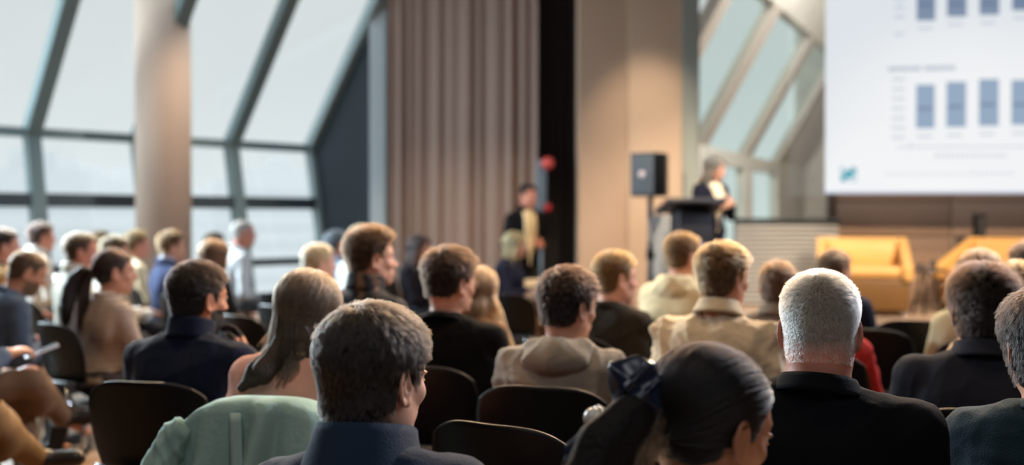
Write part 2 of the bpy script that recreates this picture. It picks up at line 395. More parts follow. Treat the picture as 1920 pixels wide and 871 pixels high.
curtain('curtain', (.26, 11.85), (.80, 11.85), 5, .035, mat('black_curtain_cloth', (26, 22, 25), .95), 'narrow black curtain between the taupe curtain and the beige wall')
# outside: ground and pale city blocks
struct('ground', MB().box((-150, 300, -20), (1600, 1200, .2)), mat('hazy_ground', (200, 198, 196), .95))
r = np.random.default_rng(11)
def tower(x, y, w, d, h, c, label):
    root = empty('office_block', (x, y, -19.9), 0.6, label, 'building', 'pale city buildings outside the windows')
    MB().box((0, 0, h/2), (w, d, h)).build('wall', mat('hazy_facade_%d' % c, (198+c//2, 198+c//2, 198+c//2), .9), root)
    m = MB(); z = 2.5
    while z < h-2: m.box((0, 0, z), (w+.15, d+.15, 1.2)); z += 3.4
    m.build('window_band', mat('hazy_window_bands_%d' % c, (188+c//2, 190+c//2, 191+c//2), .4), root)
    MB().box((w*.15, 0, h+1.2), (w*.3, d*.4, 2.4)).build('roof_plant', mat('hazy_facade_%d' % c, 0), root)
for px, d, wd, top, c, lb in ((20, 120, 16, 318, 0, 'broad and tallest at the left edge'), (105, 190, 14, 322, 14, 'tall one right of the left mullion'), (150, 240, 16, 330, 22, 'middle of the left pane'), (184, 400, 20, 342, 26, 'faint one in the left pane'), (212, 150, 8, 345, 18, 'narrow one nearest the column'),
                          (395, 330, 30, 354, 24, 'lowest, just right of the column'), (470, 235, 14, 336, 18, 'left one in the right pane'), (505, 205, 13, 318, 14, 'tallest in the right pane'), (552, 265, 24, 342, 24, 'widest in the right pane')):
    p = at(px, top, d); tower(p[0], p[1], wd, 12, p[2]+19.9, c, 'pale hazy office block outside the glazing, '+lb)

# ------------------------------------------------------------------ stage furniture
def led_text(mb, x, z, wds, h, y):
    for a, b in wds: mb.box((x+(a+b)/2, y, z), (b-a, .002, h))
def screen():
    d = 10.8; p = at(1547, 358, d); root = empty('projection_screen', (p[0], p[1], p[2]), math.radians(-1.2), 'large hanging white projection screen showing two rows of blue bar charts', 'screen')
    k = d/F; W, H = 4.3, 2.75
    def emi(name, c, e): return mat(name, c, .9, emit=e)
    MB().box((W/2, 0, H/2), (W, .03, H)).build('slide', emi('slide_white', (226, 232, 238), .93), root)
    MB().box((W/2, .03, H+.08), (W+.2, .14, .16)).build('screen_housing', mat('dark_window_rail', 0), root)
    MB().box((W/2, -.005, -.012), (W, .04, .03)).build('hem_bar', emi('slide_edge', (206, 218, 240), .8), root)
    X = lambda px: (px-1547)*k
    Z = lambda py: (358-py)*k
    cols = [(1714, 1748), (1770, 1806), (1830, 1866), (1890, 1927), (1952, 1990), (2014, 2052)]
    for i, ((a, b), t, bo, b2) in enumerate(zip(cols, (160, 155, 150, 152, 148, 144), (241, 239, 237, 235, 234, 233), (41, 34, 31, 23, 20, 16))):
        MB().box(((X(a)+X(b))/2, -.0185, (Z(t)+Z(bo))/2), (X(b)-X(a), .004, Z(t)-Z(bo))).build('chart_bar', emi('bar_blue', (142, 166, 194), .85), root)
        tp = -38-i*6
        MB().box(((X(a)+X(b))/2, -.0185, (Z(tp)+Z(b2))/2), (X(b)-X(a), .004, Z(tp)-Z(b2))).build('chart_bar', emi('bar_grey_blue', (132, 150, 176), .85), root)
        for zz, nm in (((t+bo)/2+4, 'bar_figure'), (12-i, 'bar_figure')):
            m = MB(); 
            for q in range(4): m.box((X(a+5+q*7), -.022, Z(zz)), (.024, .003, .04))
            m.build(nm, emi('figure_blue', (104, 128, 160), .8), root)
        for zz in (b2+14, bo+15):
            m = MB()
            for q in range(4): m.box((X(a+5+q*7), -.0175, Z(zz)), (.022, .003, .034))
            m.build('year_caption', emi('caption_grey', (186, 198, 212), .85), root)
    m = MB(); r = np.random.default_rng(5); x = 1662
    while x < 1783:
        wd = r.uniform(3, 6)
        if not 1722 < x < 1728: m.box((X(x+wd/2), -.0175, Z(131-(x-1662)*.02)), (wd*k*.85, .003, .05))
        x += wd+1.2
    m.build('heading_words', emi('heading_grey', (168, 182, 200), .85), root)
    for zz in range(150, 262, 18):
        m = MB(); [m.box((X(1672+q*6), -.0175, Z(zz)), (.02, .003, .035)) for q in range(4)]; m.build('axis_figure', emi('caption_grey', 0, 0), root)
    for zz in (-16, 0, 16, 34, 66):
        m = MB(); [m.box((X(1676+q*6), -.0175, Z(zz)), (.02, .003, .035)) for q in range(3)]; m.build('axis_figure', emi('caption_grey', 0, 0), root)
    m = MB(); m.box((X(1855), -.0175, Z(276)), (X(2050)-X(1700), .003, .012)); m.box((X(1704), -.0175, Z(272)), (.012, .003, .05)); m.build('bracket_line', emi('caption_grey', 0, 0), root)
    for x0, x1, zz, h in ((1748, 1876, 292, .045), (1655, 1800, 326, .025), (1812, 1892, 325, .035)):
        m = MB(); x = x0
        while x < x1:
            wd = r.uniform(4, 9); m.box((X(x+wd/2), -.0175, Z(zz)), (wd*k*.8, .003, h)); x += wd+2
        m.build('footnote_words', emi('footnote_grey', (204, 213, 224), .88), root)
    lg = MB().box((X(1589), -.018, Z(327)), (X(1603)-X(1574), .004, Z(313)-Z(339))).build('logo', emi('logo_teal', (64, 160, 184), .85), root)
    m = MB(); n = 28; a0 = .5
    for k2, (cx, cz, rr) in enumerate(((1586, 323, .05), (1592, 331, .05))):
        pts = [(X(cx)+rr*math.cos(a), -.022, Z(cz)+rr*.8*math.sin(a)) for a in np.linspace(a0+k2*PI, a0+k2*PI+PI*1.1, 12)]
        m.tube(pts, .014, 6)
    m.build('logo_swirl', emi('slide_white', 0, 0), lg)
screen()
def armchair(x, y, z, rz, label, wd=.94):
    root = empty('armchair', (x, y, z), rz, label, 'armchair', 'yellow lounge armchairs' if z > 0 else None)
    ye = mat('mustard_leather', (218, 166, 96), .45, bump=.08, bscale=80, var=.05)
    br = mat('shaded_ochre_leather', (112, 78, 36), .5, bump=.08, bscale=80)  # ochre base, its colour darkened for the shade below the seat
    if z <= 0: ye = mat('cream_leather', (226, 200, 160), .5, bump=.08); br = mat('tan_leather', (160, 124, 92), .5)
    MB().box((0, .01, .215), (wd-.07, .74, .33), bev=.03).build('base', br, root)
    MB().box((0, -.06, .44), (wd-.20, .62, .12), bev=.045).build('seat_cushion', ye, root)
    G = []
    m = MB(); m.add([Vector(p) for p in [(-wd/2, .30, .38), (wd/2, .30, .38), (wd/2, .40, .38), (-wd/2, .40, .38), (-wd/2, .36, .78), (wd/2, .36, .78), (wd/2, .46, .78), (-wd/2, .46, .78)]],
                    [(3, 2, 1, 0), (4, 5, 6, 7), (0, 1, 5, 4), (1, 2, 6, 5), (2, 3, 7, 6), (3, 0, 4, 7)])
    o = m.build('backrest', ye, root); b = o.modifiers.new('b', 'BEVEL'); b.width = .02; b.segments = 3
    MB().box((0, .27, .60), (wd-.22, .12, .28), R=Matrix.Rotation(-.12, 3, 'X'), bev=.05).build('back_cushion', ye, root)
    for sx in (-1, 1):
        m = MB(); X0 = sx*(wd/2-.05)
        pl = [(X0-.05, -.40, .36), (X0-.05, .38, .36), (X0-.05, .44, .78), (X0-.05, .30, .76), (X0-.05, -.40, .50)]
        m.prism(pl, (.10, 0, 0)); o = m.build('armrest', ye, root); b = o.modifiers.new('b', 'BEVEL'); b.width = .025; b.segments = 3
        for sy in (-1, 1): MB().tube([(sx*(wd/2-.08), sy*.32, 0), (sx*(wd/2-.08), sy*.32, .06)], .02).build('foot', CHROME(), root)
    return root
p = at(1618, 447, 10.35); armchair(p[0], 10.35, .42, math.radians(-17), 'yellow lounge armchair standing clear below the screen corner', .92)
p = at(1868, 455, 10.0); armchair(p[0]+.28, 10.15, .42, math.radians(-50), 'wide yellow lounge armchair at right, half hidden by heads', 1.35)
armchair(.12, 9.72, 0, math.radians(30), 'cream armchair below the taupe curtain, with a blonde woman in it', 1.15)
def side_table(x, y, z):
    root = empty('side_table', (x, y, z), 0, 'small dark round side table between the yellow armchairs', 'table')
    MB().lathe([(.0, .44), (.19, .44), (.2, .45), (.2, .465), (.19, .47), (0, .47)], n=32).build('tabletop', mat('dark_table_glass', (60, 58, 60), .2), root)
    for a in (0, 2.1, 4.2): MB().tube([(.05*math.cos(a), .05*math.sin(a), .44), (.17*math.cos(a), .17*math.sin(a), 0)], .012).build('leg', BLACKP(), root)
side_table(at(1730, 490, 10.3)[0], 10.2, .42)
for dx, h in ((-.06, .055), (.07, .09)):
    tag(MB().lathe([(.02, 0), (.032, .004), (.034, h), (.03, h), (.028, .012), (0, .01)], (at(1730, 490, 10.3)[0]+dx, 10.2, .89), 20).build('drinking_glass', glass_mat('tumbler_glass', (.85, .9, .95), .25)), 
        'short clear glass on the side table' if h < .06 else 'taller clear glass on the side table', 'glass')
def monitor_box(x, y, z):
    root = empty('floor_lamp_speaker', (x, y, z), 0, 'small black column speaker standing behind the right armchair', 'speaker')
    MB().box((0, 0, .52), (.10, .12, 1.04), bev=.01).build('cabinet', BLACKP(), root)
    MB().box((0, -.063, .8), (.08, .008, .4), bev=.002).build('grille', mat('speaker_grille', (30, 32, 35), .7, bump=.4, bscale=400), root)
monitor_box(at(1840, 430, 10.9)[0], 10.95, .42)
def radiator():
    x0, x1 = at(1382, 410, 11.2)[0], at(1574, 410, 11.2)[0]; cx = (x0+x1)/2; W = x1-x0
    root = empty('radiator_cabinet', (cx, 11.25, .42), 0, 'long grey slatted radiator cover under the interior glazing', 'radiator')
    MB().box((0, .08, .47), (W, .1, .93)).build('body', mat('radiator_grey', (150, 150, 148), .6), root)
    for i in range(17): MB().box((0, 0, .045+i*.053), (W, .05, .026), bev=.004).build('slat', mat('radiator_slat_grey', (186, 184, 180), .5), root)
    MB().box((0, .04, .965), (W+.02, .2, .05), bev=.01).build('top_grille', mat('radiator_top', (30, 36, 42), .6), root)
radiator()
def pa_speaker():
    p = at(1222, 375, 9.7); root = empty('loudspeaker_stand', (p[0], 9.8, 0), 0, 'black pole stand carrying the loudspeaker', 'stand')
    MB().tube([(0, 0, .06), (0, 0, 1.62)], .028).build('pole', mat('grey_pole', (70, 74, 80), .5), root)
    MB().lathe([(0, 0), (.23, 0), (.235, .02), (.05, .06), (.03, .1), (0, .1)], n=32).build('base', BLACKP(), root)
    MB().lathe([(.04, 0), (.045, .02), (.04, .09), (0, .09)], (0, 0, 1.0)).build('collar', BLACKP(), root)
    sp = empty('loudspeaker', (p[0], 9.8, 1.62), math.radians(-34), 'black box loudspeaker on a pole left of the speaker at the lectern', 'loudspeaker')
    MB().prism([(-.13, -.17, 0), (.13, -.17, 0), (.16, 0, 0), (.10, .19, 0), (-.10, .19, 0), (-.16, 0, 0)], (0, 0, .42)).build('cabinet', BLACKP(), sp)
    MB().box((0, -.178, .21), (.24, .012, .39), bev=.004).build('grille', mat('blue_grey_grille', (62, 72, 82), .6, bump=.4, bscale=300), sp)
    MB().lathe([(0, 0), (.035, 0), (.035, .004), (0, .006)], (0, -.185, .21), 24, R=Matrix.Rotation(PI/2, 3, 'X')).build('badge', mat('badge_grey', (170, 160, 165), .4), sp)
    MB().box((0, .2, .3), (.14, .02, .03), bev=.006).build('handle', BLACKP(), sp)
pa_speaker()
def lectern():
    p = at(1290, 380, 9.55); root = empty('lectern', (p[0]-.02, 9.36, .42), math.radians(8), 'dark lectern with a slanted top in front of the woman speaking', 'lectern')
    dk = mat('lectern_black', (26, 28, 36), .45, bump=.05)
    R = Matrix.Rotation(-.22, 3, 'X')
    MB().box((0, -.02, 1.10), (.56, .46, .05), R=R, bev=.012).build('top', dk, root)
    MB().box((0, .08, 1.145), (.50, .03, .03), R=R, bev=.006).build('lip', mat('lectern_wood_edge', (170, 120, 80), .5), root)
    MB().box((.03, .02, .55), (.34, .26, 1.02), bev=.015).build('column', dk, root)
    MB().box((.03, -.115, .70), (.14, .01, .14), bev=.004).build('badge', mat('lectern_badge', (110, 112, 150), .5), root)
    MB().box((0, 0, .025), (.5, .42, .05), bev=.01).build('base', dk, root)
    pn = at(1245, 400, 9.75); o = MB().box((pn[0]+.02, 10.1, .93), (.21, .06, 1.02), bev=.01).build('display_panel', mat('pale_grey_panel', (150, 156, 162), .6))
    tag(o, 'pale grey upright panel between the loudspeaker stand and lectern', 'panel')
    o.location.z = 0
    lp = empty('microphone', (p[0]-.06, 9.41, 1.56), 0, 'thin black gooseneck microphone on the lectern', 'microphone')
    MB().tube([(0, 0, 0), (0, .02, .10), (.01, .07, .19), (.02, .13, .24)], .005, 8).build('gooseneck', BLACKP(), lp)
    MB().tube([(.02, .13, .24), (.023, .165, .26)], .011, 10).build('capsule', BLACKP(), lp)
lectern()
def alarm():
    p = at(1015, 390, 11.4); root = empty('fire_hose_cabinet', (p[0], 11.38, 0), 0, 'tall grey wall cabinet with a round red alarm above it', 'cabinet')
    MB().box((0, .03, 1.78), (.115, .12, .58), bev=.01).build('body', mat('cabinet_blue_grey', (98, 112, 124), .4), root)
    MB().lathe([(0, 0), (.07, 0), (.075, .02), (.06, .05), (0, .06)], (.07, -.02, 2.03), 28, R=Matrix.Rotation(PI/2, 3, 'X')).build('alarm_bell', mat('alarm_red', (190, 70, 66), .4), root)
    MB().box((.07, -.03, 1.53), (.08, .04, .08), bev=.008).build('call_point', mat('alarm_dark_red', (160, 30, 36), .4), root)
    MB().tube([(0, .06, 0), (0, .06, 1.5)], .015).build('pipe', mat('cabinet_blue_grey', 0), root)
alarm()

# ------------------------------------------------------------------ implicit surfaces for people and clothes
def Rot(yaw=0, pitch=0, roll=0):
    """local +Y forward; yaw clockwise seen from above, pitch nods down, roll tips to the right (radians)"""
    return np.array(Matrix.Rotation(-yaw, 3, 'Z') @ Matrix.Rotation(-pitch, 3, 'X') @ Matrix.Rotation(roll, 3, 'Y'))
def v3(*a): return np.array(a, float)
def unit(a): a = np.asarray(a, float); return a/(np.linalg.norm(a)+1e-9)
class Field:
    def __init__(s, xs, ys, zs):
        s.ax = [np.asarray(a, np.float32) for a in (xs, ys, zs)]
        s.F = np.full([len(a) for a in s.ax], .3, np.float32)
    def box(s, lo, hi):
        sl = tuple(slice(max(0, np.searchsorted(a, l)-1), min(len(a), np.searchsorted(a, h)+1)) for a, l, h in zip(s.ax, lo, hi))
        X = [a[q] for a, q in zip(s.ax, sl)]
        return sl, X[0][:, None, None], X[1][None, :, None], X[2][None, None, :]
    def put(s, sl, d, k, op='u'):
        f = s.F[sl]
        if f.size == 0: return
        if op == 'u':
            h = np.maximum(k-np.abs(f-d), 0)/max(k, 1e-6); s.F[sl] = np.minimum(f, d)-h*h*k*.25
        else:
            d = -d; h = np.maximum(k-np.abs(f-d), 0)/max(k, 1e-6); s.F[sl] = np.maximum(f, d)+h*h*k*.25
def ev(pr, X, Y, Z):
    t = pr[0]
    if t == 'cone':
        a, b, ra, rb = pr[1:5]; ba = b-a; L = float(ba@ba)+1e-9
        px, py, pz = X-a[0], Y-a[1], Z-a[2]
        h = np.clip((px*ba[0]+py*ba[1]+pz*ba[2])/L, 0, 1)
        return np.sqrt((px-h*ba[0])**2+(py-h*ba[1])**2+(pz-h*ba[2])**2)-(ra+(rb-ra)*h)
    if t == 'ell':
        c, r, R = pr[1:4]
        px, py, pz = X-c[0], Y-c[1], Z-c[2]
        qx = px*R[0, 0]+py*R[1, 0]+pz*R[2, 0]; qy = px*R[0, 1]+py*R[1, 1]+pz*R[2, 1]; qz = px*R[0, 2]+py*R[1, 2]+pz*R[2, 2]
        k0 = np.sqrt((qx/r[0])**2+(qy/r[1])**2+(qz/r[2])**2); k1 = np.sqrt((qx/r[0]**2)**2+(qy/r[1]**2)**2+(qz/r[2]**2)**2)+1e-6
        return k0*(k0-1)/k1
    if t == 'ring':      # elliptical ring in the local y-z plane, leaning by shear; (c, a, b, tube, R, shear)
        c, a, b, tb, R, sh = pr[1:7]
        px, py, pz = X-c[0], Y-c[1], Z-c[2]
        qx = px*R[0, 0]+py*R[1, 0]+pz*R[2, 0]; qy = px*R[0, 1]+py*R[1, 1]+pz*R[2, 1]; qz = px*R[0, 2]+py*R[1, 2]+pz*R[2, 2]
        qx = qx+sh*qy; d = np.abs(np.sqrt((qy/a)**2+(qz/b)**2)-1)*min(a, b)*1.1
        return np.sqrt(qx*qx+d*d)-tb
def bound(pr):
    if pr[0] == 'cone':
        a, b, ra, rb = pr[1:5]; r = max(ra, rb); return np.minimum(a, b)-r, np.maximum(a, b)+r
    if pr[0] == 'ell': r = max(pr[2]); return pr[1]-r, pr[1]+r
    r = max(pr[2], pr[3])+pr[4]+.01; return pr[1]-r, pr[1]+r
def cone(a, b, ra, rb, k=.03, op='u', tag=''): return (('cone', np.asarray(a, float), np.asarray(b, float), ra, rb), k, op, tag)
def ell(c, r, R=None, k=.03, op='u', tag=''): return (('ell', np.asarray(c, float), tuple(r), np.eye(3) if R is None else R), k, op, tag)
def field_of(prims, xs, ys, zs, grow=0.0):
    f = Field(xs, ys, zs); res = .02
    for pr, k, op, tg in prims:
        lo, hi = bound(pr); m = k+grow+res
        sl, X, Y, Z = f.box(lo-m, hi+m)
        f.put(sl, ev(pr, X, Y, Z), k, op)
    if grow: f.F -= grow
    return f
def axis(lo, hi, c, fine=()):
    out = [lo]; x = lo
    while x < hi:
        st = c
        for a, b, s in fine:
            if a-s <= x < b: st = min(st, s)
            elif x < a < x+st: st = min(st, max(a-x, s))
        x += st; out.append(x)
    return np.array(out)
def nets(f):
    """surface nets"""
    F = f.F; S = F < 0; nx, ny, nz = F.shape; N = (nx-1)*(ny-1)*(nz-1)
    acc = []; cid = []; quads = []
    strd = ((ny-1)*(nz-1), nz-1, 1); X, Y, Z = f.ax
    for a in range(3):
        s0 = [slice(None)]*3; s1 = [slice(None)]*3; s0[a] = slice(0, -1); s1[a] = slice(1, None)
        cr = S[tuple(s0)] != S[tuple(s1)]
        idx = np.array(np.nonzero(cr)); b, c = [q for q in range(3) if q != a]
        ok = (idx[b] > 0) & (idx[b] < F.shape[b]-1) & (idx[c] > 0) & (idx[c] < F.shape[c]-1)
        idx = idx[:, ok]
        if idx.shape[1] == 0: continue
        i1 = idx.copy(); i1[a] += 1
        f0 = F[tuple(idx)]; f1 = F[tuple(i1)]; t = f0/(f0-f1)
        P = np.stack([X[idx[0]], Y[idx[1]], Z[idx[2]]], 1).astype(np.float64)
        P[:, a] += t*(f.ax[a][i1[a]]-f.ax[a][idx[a]])
        base = idx[0]*strd[0]+idx[1]*strd[1]+idx[2]
        q = [base-strd[b]-strd[c], base-strd[c], base, base-strd[b]]
        for z in q: acc.append(P); cid.append(z)
        Qd = np.stack(q, 1); flip = (f0 < 0) != (a == 1)
        Qd[~flip] = Qd[~flip][:, ::-1]; quads.append(Qd)
    acc = np.concatenate(acc); cid = np.concatenate(cid); quads = np.concatenate(quads)
    u, inv = np.unique(cid, return_inverse=True); cnt = np.bincount(inv)
    V = np.stack([np.bincount(inv, acc[:, q])/cnt for q in range(3)], 1)
    Qs = np.searchsorted(u, quads)
    return V, Qs
def folds(V, amp, seed, sc=1.0, ax=(1, 1, 1)):
    r = np.random.default_rng(seed); o = np.zeros(len(V))
    for i in range(4):
        k = r.normal(size=3); k = k/np.linalg.norm(k)*r.uniform(14, 34)*sc; k2 = r.normal(size=3)*9*sc
        a = np.sin(V@k+1.6*np.sin(V@k2+r.uniform(0, 6))+r.uniform(0, 6)); o += (1-np.abs(a))**2*(.9 if i < 2 else .5)-.3
    return o*amp/2
def displaced(V, Qs, d):
    N = vnormals(V, Qs); return V+N*d[:, None]
def vnormals(V, Qs):
    n = np.cross(V[Qs[:, 2]]-V[Qs[:, 0]], V[Qs[:, 3]]-V[Qs[:, 1]]); N = np.zeros_like(V)
    for q in range(4):
        for c in range(3): N[:, c] += np.bincount(Qs[:, q], n[:, c], minlength=len(V))
    return N/(np.linalg.norm(N, axis=1, keepdims=True)+1e-9)
def smooth(V, Qs, it=1, lam=.5):
    E = np.concatenate([Qs[:, [0, 1]], Qs[:, [1, 2]], Qs[:, [2, 3]], Qs[:, [3, 0]]])
    deg = np.bincount(E[:, 0], minlength=len(V))+np.bincount(E[:, 1], minlength=len(V))
    for _ in range(it):
        A_ = np.stack([np.bincount(E[:, 0], V[E[:, 1], c], minlength=len(V))+np.bincount(E[:, 1], V[E[:, 0], c], minlength=len(V)) for c in range(3)], 1)/deg[:, None]
        V = V+(A_-V)*lam
    return V

# ------------------------------------------------------------------ people
def head_prims(C, R, hs, fem, near):
    P = []
    T = lambda x, y, z: C+R@(np.array([x, y, z])*hs)
    E = lambda c, r, k=.02, op='u', RR=None: P.append(ell(T(*c), [q*hs for q in r], R if RR is None else R@RR, k*hs, op, 'head'))
    jw = .9 if fem else 1.0
    E((0, -.014, .036), (.077, .097, .086), .01)
    E((0, .030, .030), (.066, .062, .070), .02)
    E((0, .030, -.040), (.058*jw, .060, .074), .03)
    E((0, -.02, -.03), (.066, .070, .060), .03)
    for s in (-1, 1):
        E((s*.046*jw, .012, -.066), (.018, .026, .026), .03)
        E((s*.040, .060, -.024), (.022, .022, .020), .02)
    E((0, .068, -.100), (.024*jw, .022, .018), .028)
    E((0, .078, .024), (.046, .018, .011), .018)
    E((0, .077, -.066), (.026, .020, .018), .02)
    P.append(cone(T(0, .088, .012), T(0, .110, -.030), .0075*hs, .0115*hs, .012, 'u', 'head'))
    for s in (-1, 1):
        E((s*.012, .100, -.034), (.0075, .010, .007), .008)
        E((s*.031, .098, .004), (.016, .014, .0105), .014, 's')
        E((s*.031, .0795, .003), (.0120, .0120, .0115), .002)
        E((s*.031, .088, .0095), (.0155, .0095, .0050), .004)
        E((s*.031, .087, -.0055), (.013, .007, .0032), .004)
    E((0, .0955, -.0600), (.021, .0075, .0042), .006); E((0, .0935, -.0690), (.019, .0075, .0050), .006)
    E((0, .101, -.0645), (.022, .008, .0012), .003, 's')
    for s in (-1, 1):
        sh = s*.42
        P.append(cone(T(s*.070, .004, -.006), T(s*.075, .000, -.008), .012*hs, .013*hs, .012, 'u', 'head'))
        RR = np.array([[1, -sh, 0], [0, 1, 0], [0, 0, 1.]])
        Q_, _ = np.linalg.qr(RR); Q_ = Q_*np.sign(np.diag(Q_))
        E((s*.080, -.006, -.006), (.0050, .0165, .029), .006, 'u', Q_)
        P.append((('ring', T(s*.083, -.007, -.005), .0165*hs, .0285*hs, (.0042 if near else .0055)*hs, R, sh), .004, 'u', 'head'))
        E((s*.090, .000, -.006), (.009, .008, .012), .004, 's')
        E((s*.079, .004, -.034), (.0055, .008, .009), .006)
    return P
def ik(S, W, l1, l2, pole):
    d = W-S; L = min(np.linalg.norm(d), (l1+l2)*.995); u = unit(d); W = S+u*L
    a = (l1*l1-l2*l2+L*L)/(2*L); h = math.sqrt(max(l1*l1-a*a, 0)); p = pole-u*(pole@u)
    return S+u*a+unit(p)*h, W
def hand_prims(w, f, n, right, curl=.5, spread=.0, sc=1.0, tc=.4):
    f = unit(f); n = unit(n-f*(n@f)); t = np.cross(f, n)*(1 if right else -1)
    Rm = np.stack([t, f, n], 1); P = []
    A_ = lambda a, b, c: w+(t*a+f*b+n*c)*sc
    P.append(cone(A_(0, -.02, 0), A_(0, .02, 0), .026*sc, .025*sc, .02, 'u', 'hand'))
    P.append(ell(A_(0, .048, 0), (.041*sc, .050*sc, .0155*sc), Rm, .015, 'u', 'hand'))
    for i, (x, ln) in enumerate(((.030, .070), (.0100, .078), (-.011, .073), (-.031, .057))):
        p = A_(x, .082-(.006 if i == 3 else 0), .0); a = curl*(.55+.12*i); ya = (1.5-i)*spread
        r0 = .0088-.0006*(i == 3)
        for j, q in enumerate((.45, .31, .24)):
            d = t*math.sin(ya)*math.cos(a)+f*math.cos(a)*math.cos(ya)+n*math.sin(a); e = p+d*ln*q*sc
            P.append(cone(p, e, (r0-.0008*j)*sc, (r0-.0008*(j+1))*sc, .003 if j else .006, 'u', 'hand')); p = e; a += curl*(.85, .6, .5)[j]
    p = A_(.026, .012, .004); a = tc
    for j, (ln, r0, r1) in enumerate(((.042, .0135, .0112), (.032, .0108, .0098), (.026, .0098, .0080))):
        d = unit(t*math.cos(a)+f*(.35+math.sin(a)*.9)+n*(.25+.2*j)); e = p+d*ln*sc; P.append(cone(p, e, r0*sc, r1*sc, .008 if j == 0 else .003, 'u', 'hand')); p = e; a += .35
    return P
def build_pose(sp):
    """joints and primitives of a figure in its own frame: +Y ahead, feet at z = 0"""
    fem = sp.get('fem', False); k = sp['k']; lean = math.radians(sp.get('lean', 6)); seated = sp.get('seated', True)
    zs = .52 if seated else .90*sp.get('tall', 1)
    Rl = Rot(0, lean, math.radians(sp.get('tip', 0)))
    def T(x, y, z): return v3(0, 0, zs)+Rl@v3(x, y, (z-.52)*k)
    sw = sp.get('sw', .158 if fem else .182); wd = sp.get('wide', 1.0)
    J = {}; J['zs'] = zs; J['T'] = T
    nb = T(0, -.020, 1.035); J['nb'] = nb
    hy = math.radians(sp.get('hy', 0)); hp = math.radians(sp.get('hp', 0)); hr = math.radians(sp.get('hr', 0))
    R = Rot(hy, hp, hr); hs = sp.get('hs', .955 if fem else 1.0); J['R'] = R; J['hs'] = hs
    pv = T(0, -.002, 1.035+.068/k); C = pv+R@(v3(0, .022, .080)*hs); J['C'] = C
    P = head_prims(C, R, hs, fem, sp['res'] < .0035)
    nr = (.047 if fem else .058)*sp.get('neck', 1)
    P.append(cone(nb+v3(0, .004, -.03), C+R@(v3(0, -.022, -.045)*hs), nr*1.06, nr*.97, .03, 'u', 'neck'))
    B = []
    cw = wd*(.9 if fem else 1)
    B.append(ell(T(0, .0, .86), (.158*cw, .108*wd, .19*k), Rl, .05, 'u', 'torso'))
    B.append(ell(T(0, .012, .67), (.140*cw, .108*wd, .17*k), Rl, .05, 'u', 'torso'))
    B.append(ell(v3(0, -.005, zs+.03), (.172*wd*(1.04 if fem else 1), .125*min(wd, 1.1), .094), None, .05, 'u', 'hip'))
    if fem:
        B.append(ell(T(0, .072, .855), (.115, .055, .065), Rl, .06, 'u', 'torso'))
    sh = sp.get('shrug', 0)
    for s in (-1, 1):
        S = T(s*sw*.96, -.012, .962+sh); J['S%d' % s] = S
        B.append(cone(T(s*.02, -.03, 1.030+sh*.4), S+v3(-s*.02, 0, .0), .040, .052, .04, 'u', 'torso'))
        B.append(ell(T(s*.095, -.055, .90), (.078, .055, .115), Rl, .04, 'u', 'torso'))
        l1, l2 = (.265, .235) if fem else (.29, .255)
        wr = sp.get('wr', {}).get(s); pole = v3(s*.55, -.5, -.8)
        if wr is None:
            wr = v3(s*.09, .30, zs+.165) if seated else v3(s*.26, .05, zs-.03); f = v3(-s*.35, .9, -.12) if seated else v3(0, .1, -1); n = v3(0, 0, -1) if seated else v3(-s, 0, 0)
            cu, tc = .45, .5
        else:
            wr, f, n = [np.array(q, float) for q in wr[:3]]; cu = wr0[3] if (wr0 := sp['wr'][s]) and len(wr0) > 3 else .5; tc = wr0[4] if len(wr0) > 4 else .4
            if len(wr0) > 5: pole = np.array(wr0[5], float)
            wr = wr+v3(0, 0, 0)
        El, wr = ik(S, wr, l1, l2, pole); J['E%d' % s] = El; J['W%d' % s] = wr; J['Wf%d' % s] = unit(f); J['Wn%d' % s] = n
        am = (.86 if fem else 1)*(.5+.5*wd)
        B.append(cone(S, El, .053*am, .043*am, .03, 'u', 'arm')); B.append(cone(El, wr-unit(wr-El)*.015, .043*am, .030*am, .02, 'u', 'arm'))
        P.append(cone(wr-unit(wr-El)*.05, wr, .029*am, .025*am, .01, 'u', 'wrist'))
        H = hand_prims(wr, f, n, s > 0, cu, sp.get('spread', .06), .92 if fem else 1.0, tc); P += H
    J['legs'] = {}
    Lg = []
    for s in (-1, 1):
        if seated:
            lg = sp.get('legs', {}).get(s) or ((s*.15, .42, .535), (s*.15, .36-.05*s, .10), (s*.1, 1, 0))
            Kn, An, Fd = [np.array(q, float) for q in lg]; H = v3(s*.092, .02, zs+.025)
        else:
            H = v3(s*.095, 0, zs-.02); Kn = v3(s*.10, .02, zs*.53); An = v3(s*.11, -.01, .09); Fd = v3(s*.25, 1, 0)
        th = (.082 if not fem else .08)*(.4+.6*wd)
        Lg.append(cone(H, Kn, th, .062, .03, 'u', 'leg')); Lg.append(cone(Kn, An, .060, .040, .03, 'u', 'leg'))
        Lg.append(ell(Kn*.6+An*.4+v3(0, -.018, 0), (.052, .055, .10), None, .03, 'u', 'leg'))
        Fd = unit(Fd); J['legs'][s] = (An, Fd, Kn)
        P.append(cone(An, An+Fd*.13+v3(0, 0, -.05), .034, .026, .02, 'u', 'foot'))
    return J, P, B, Lg
def lerp_h(y, pts):
    return np.interp(y, [p[0] for p in pts], [p[1] for p in pts])
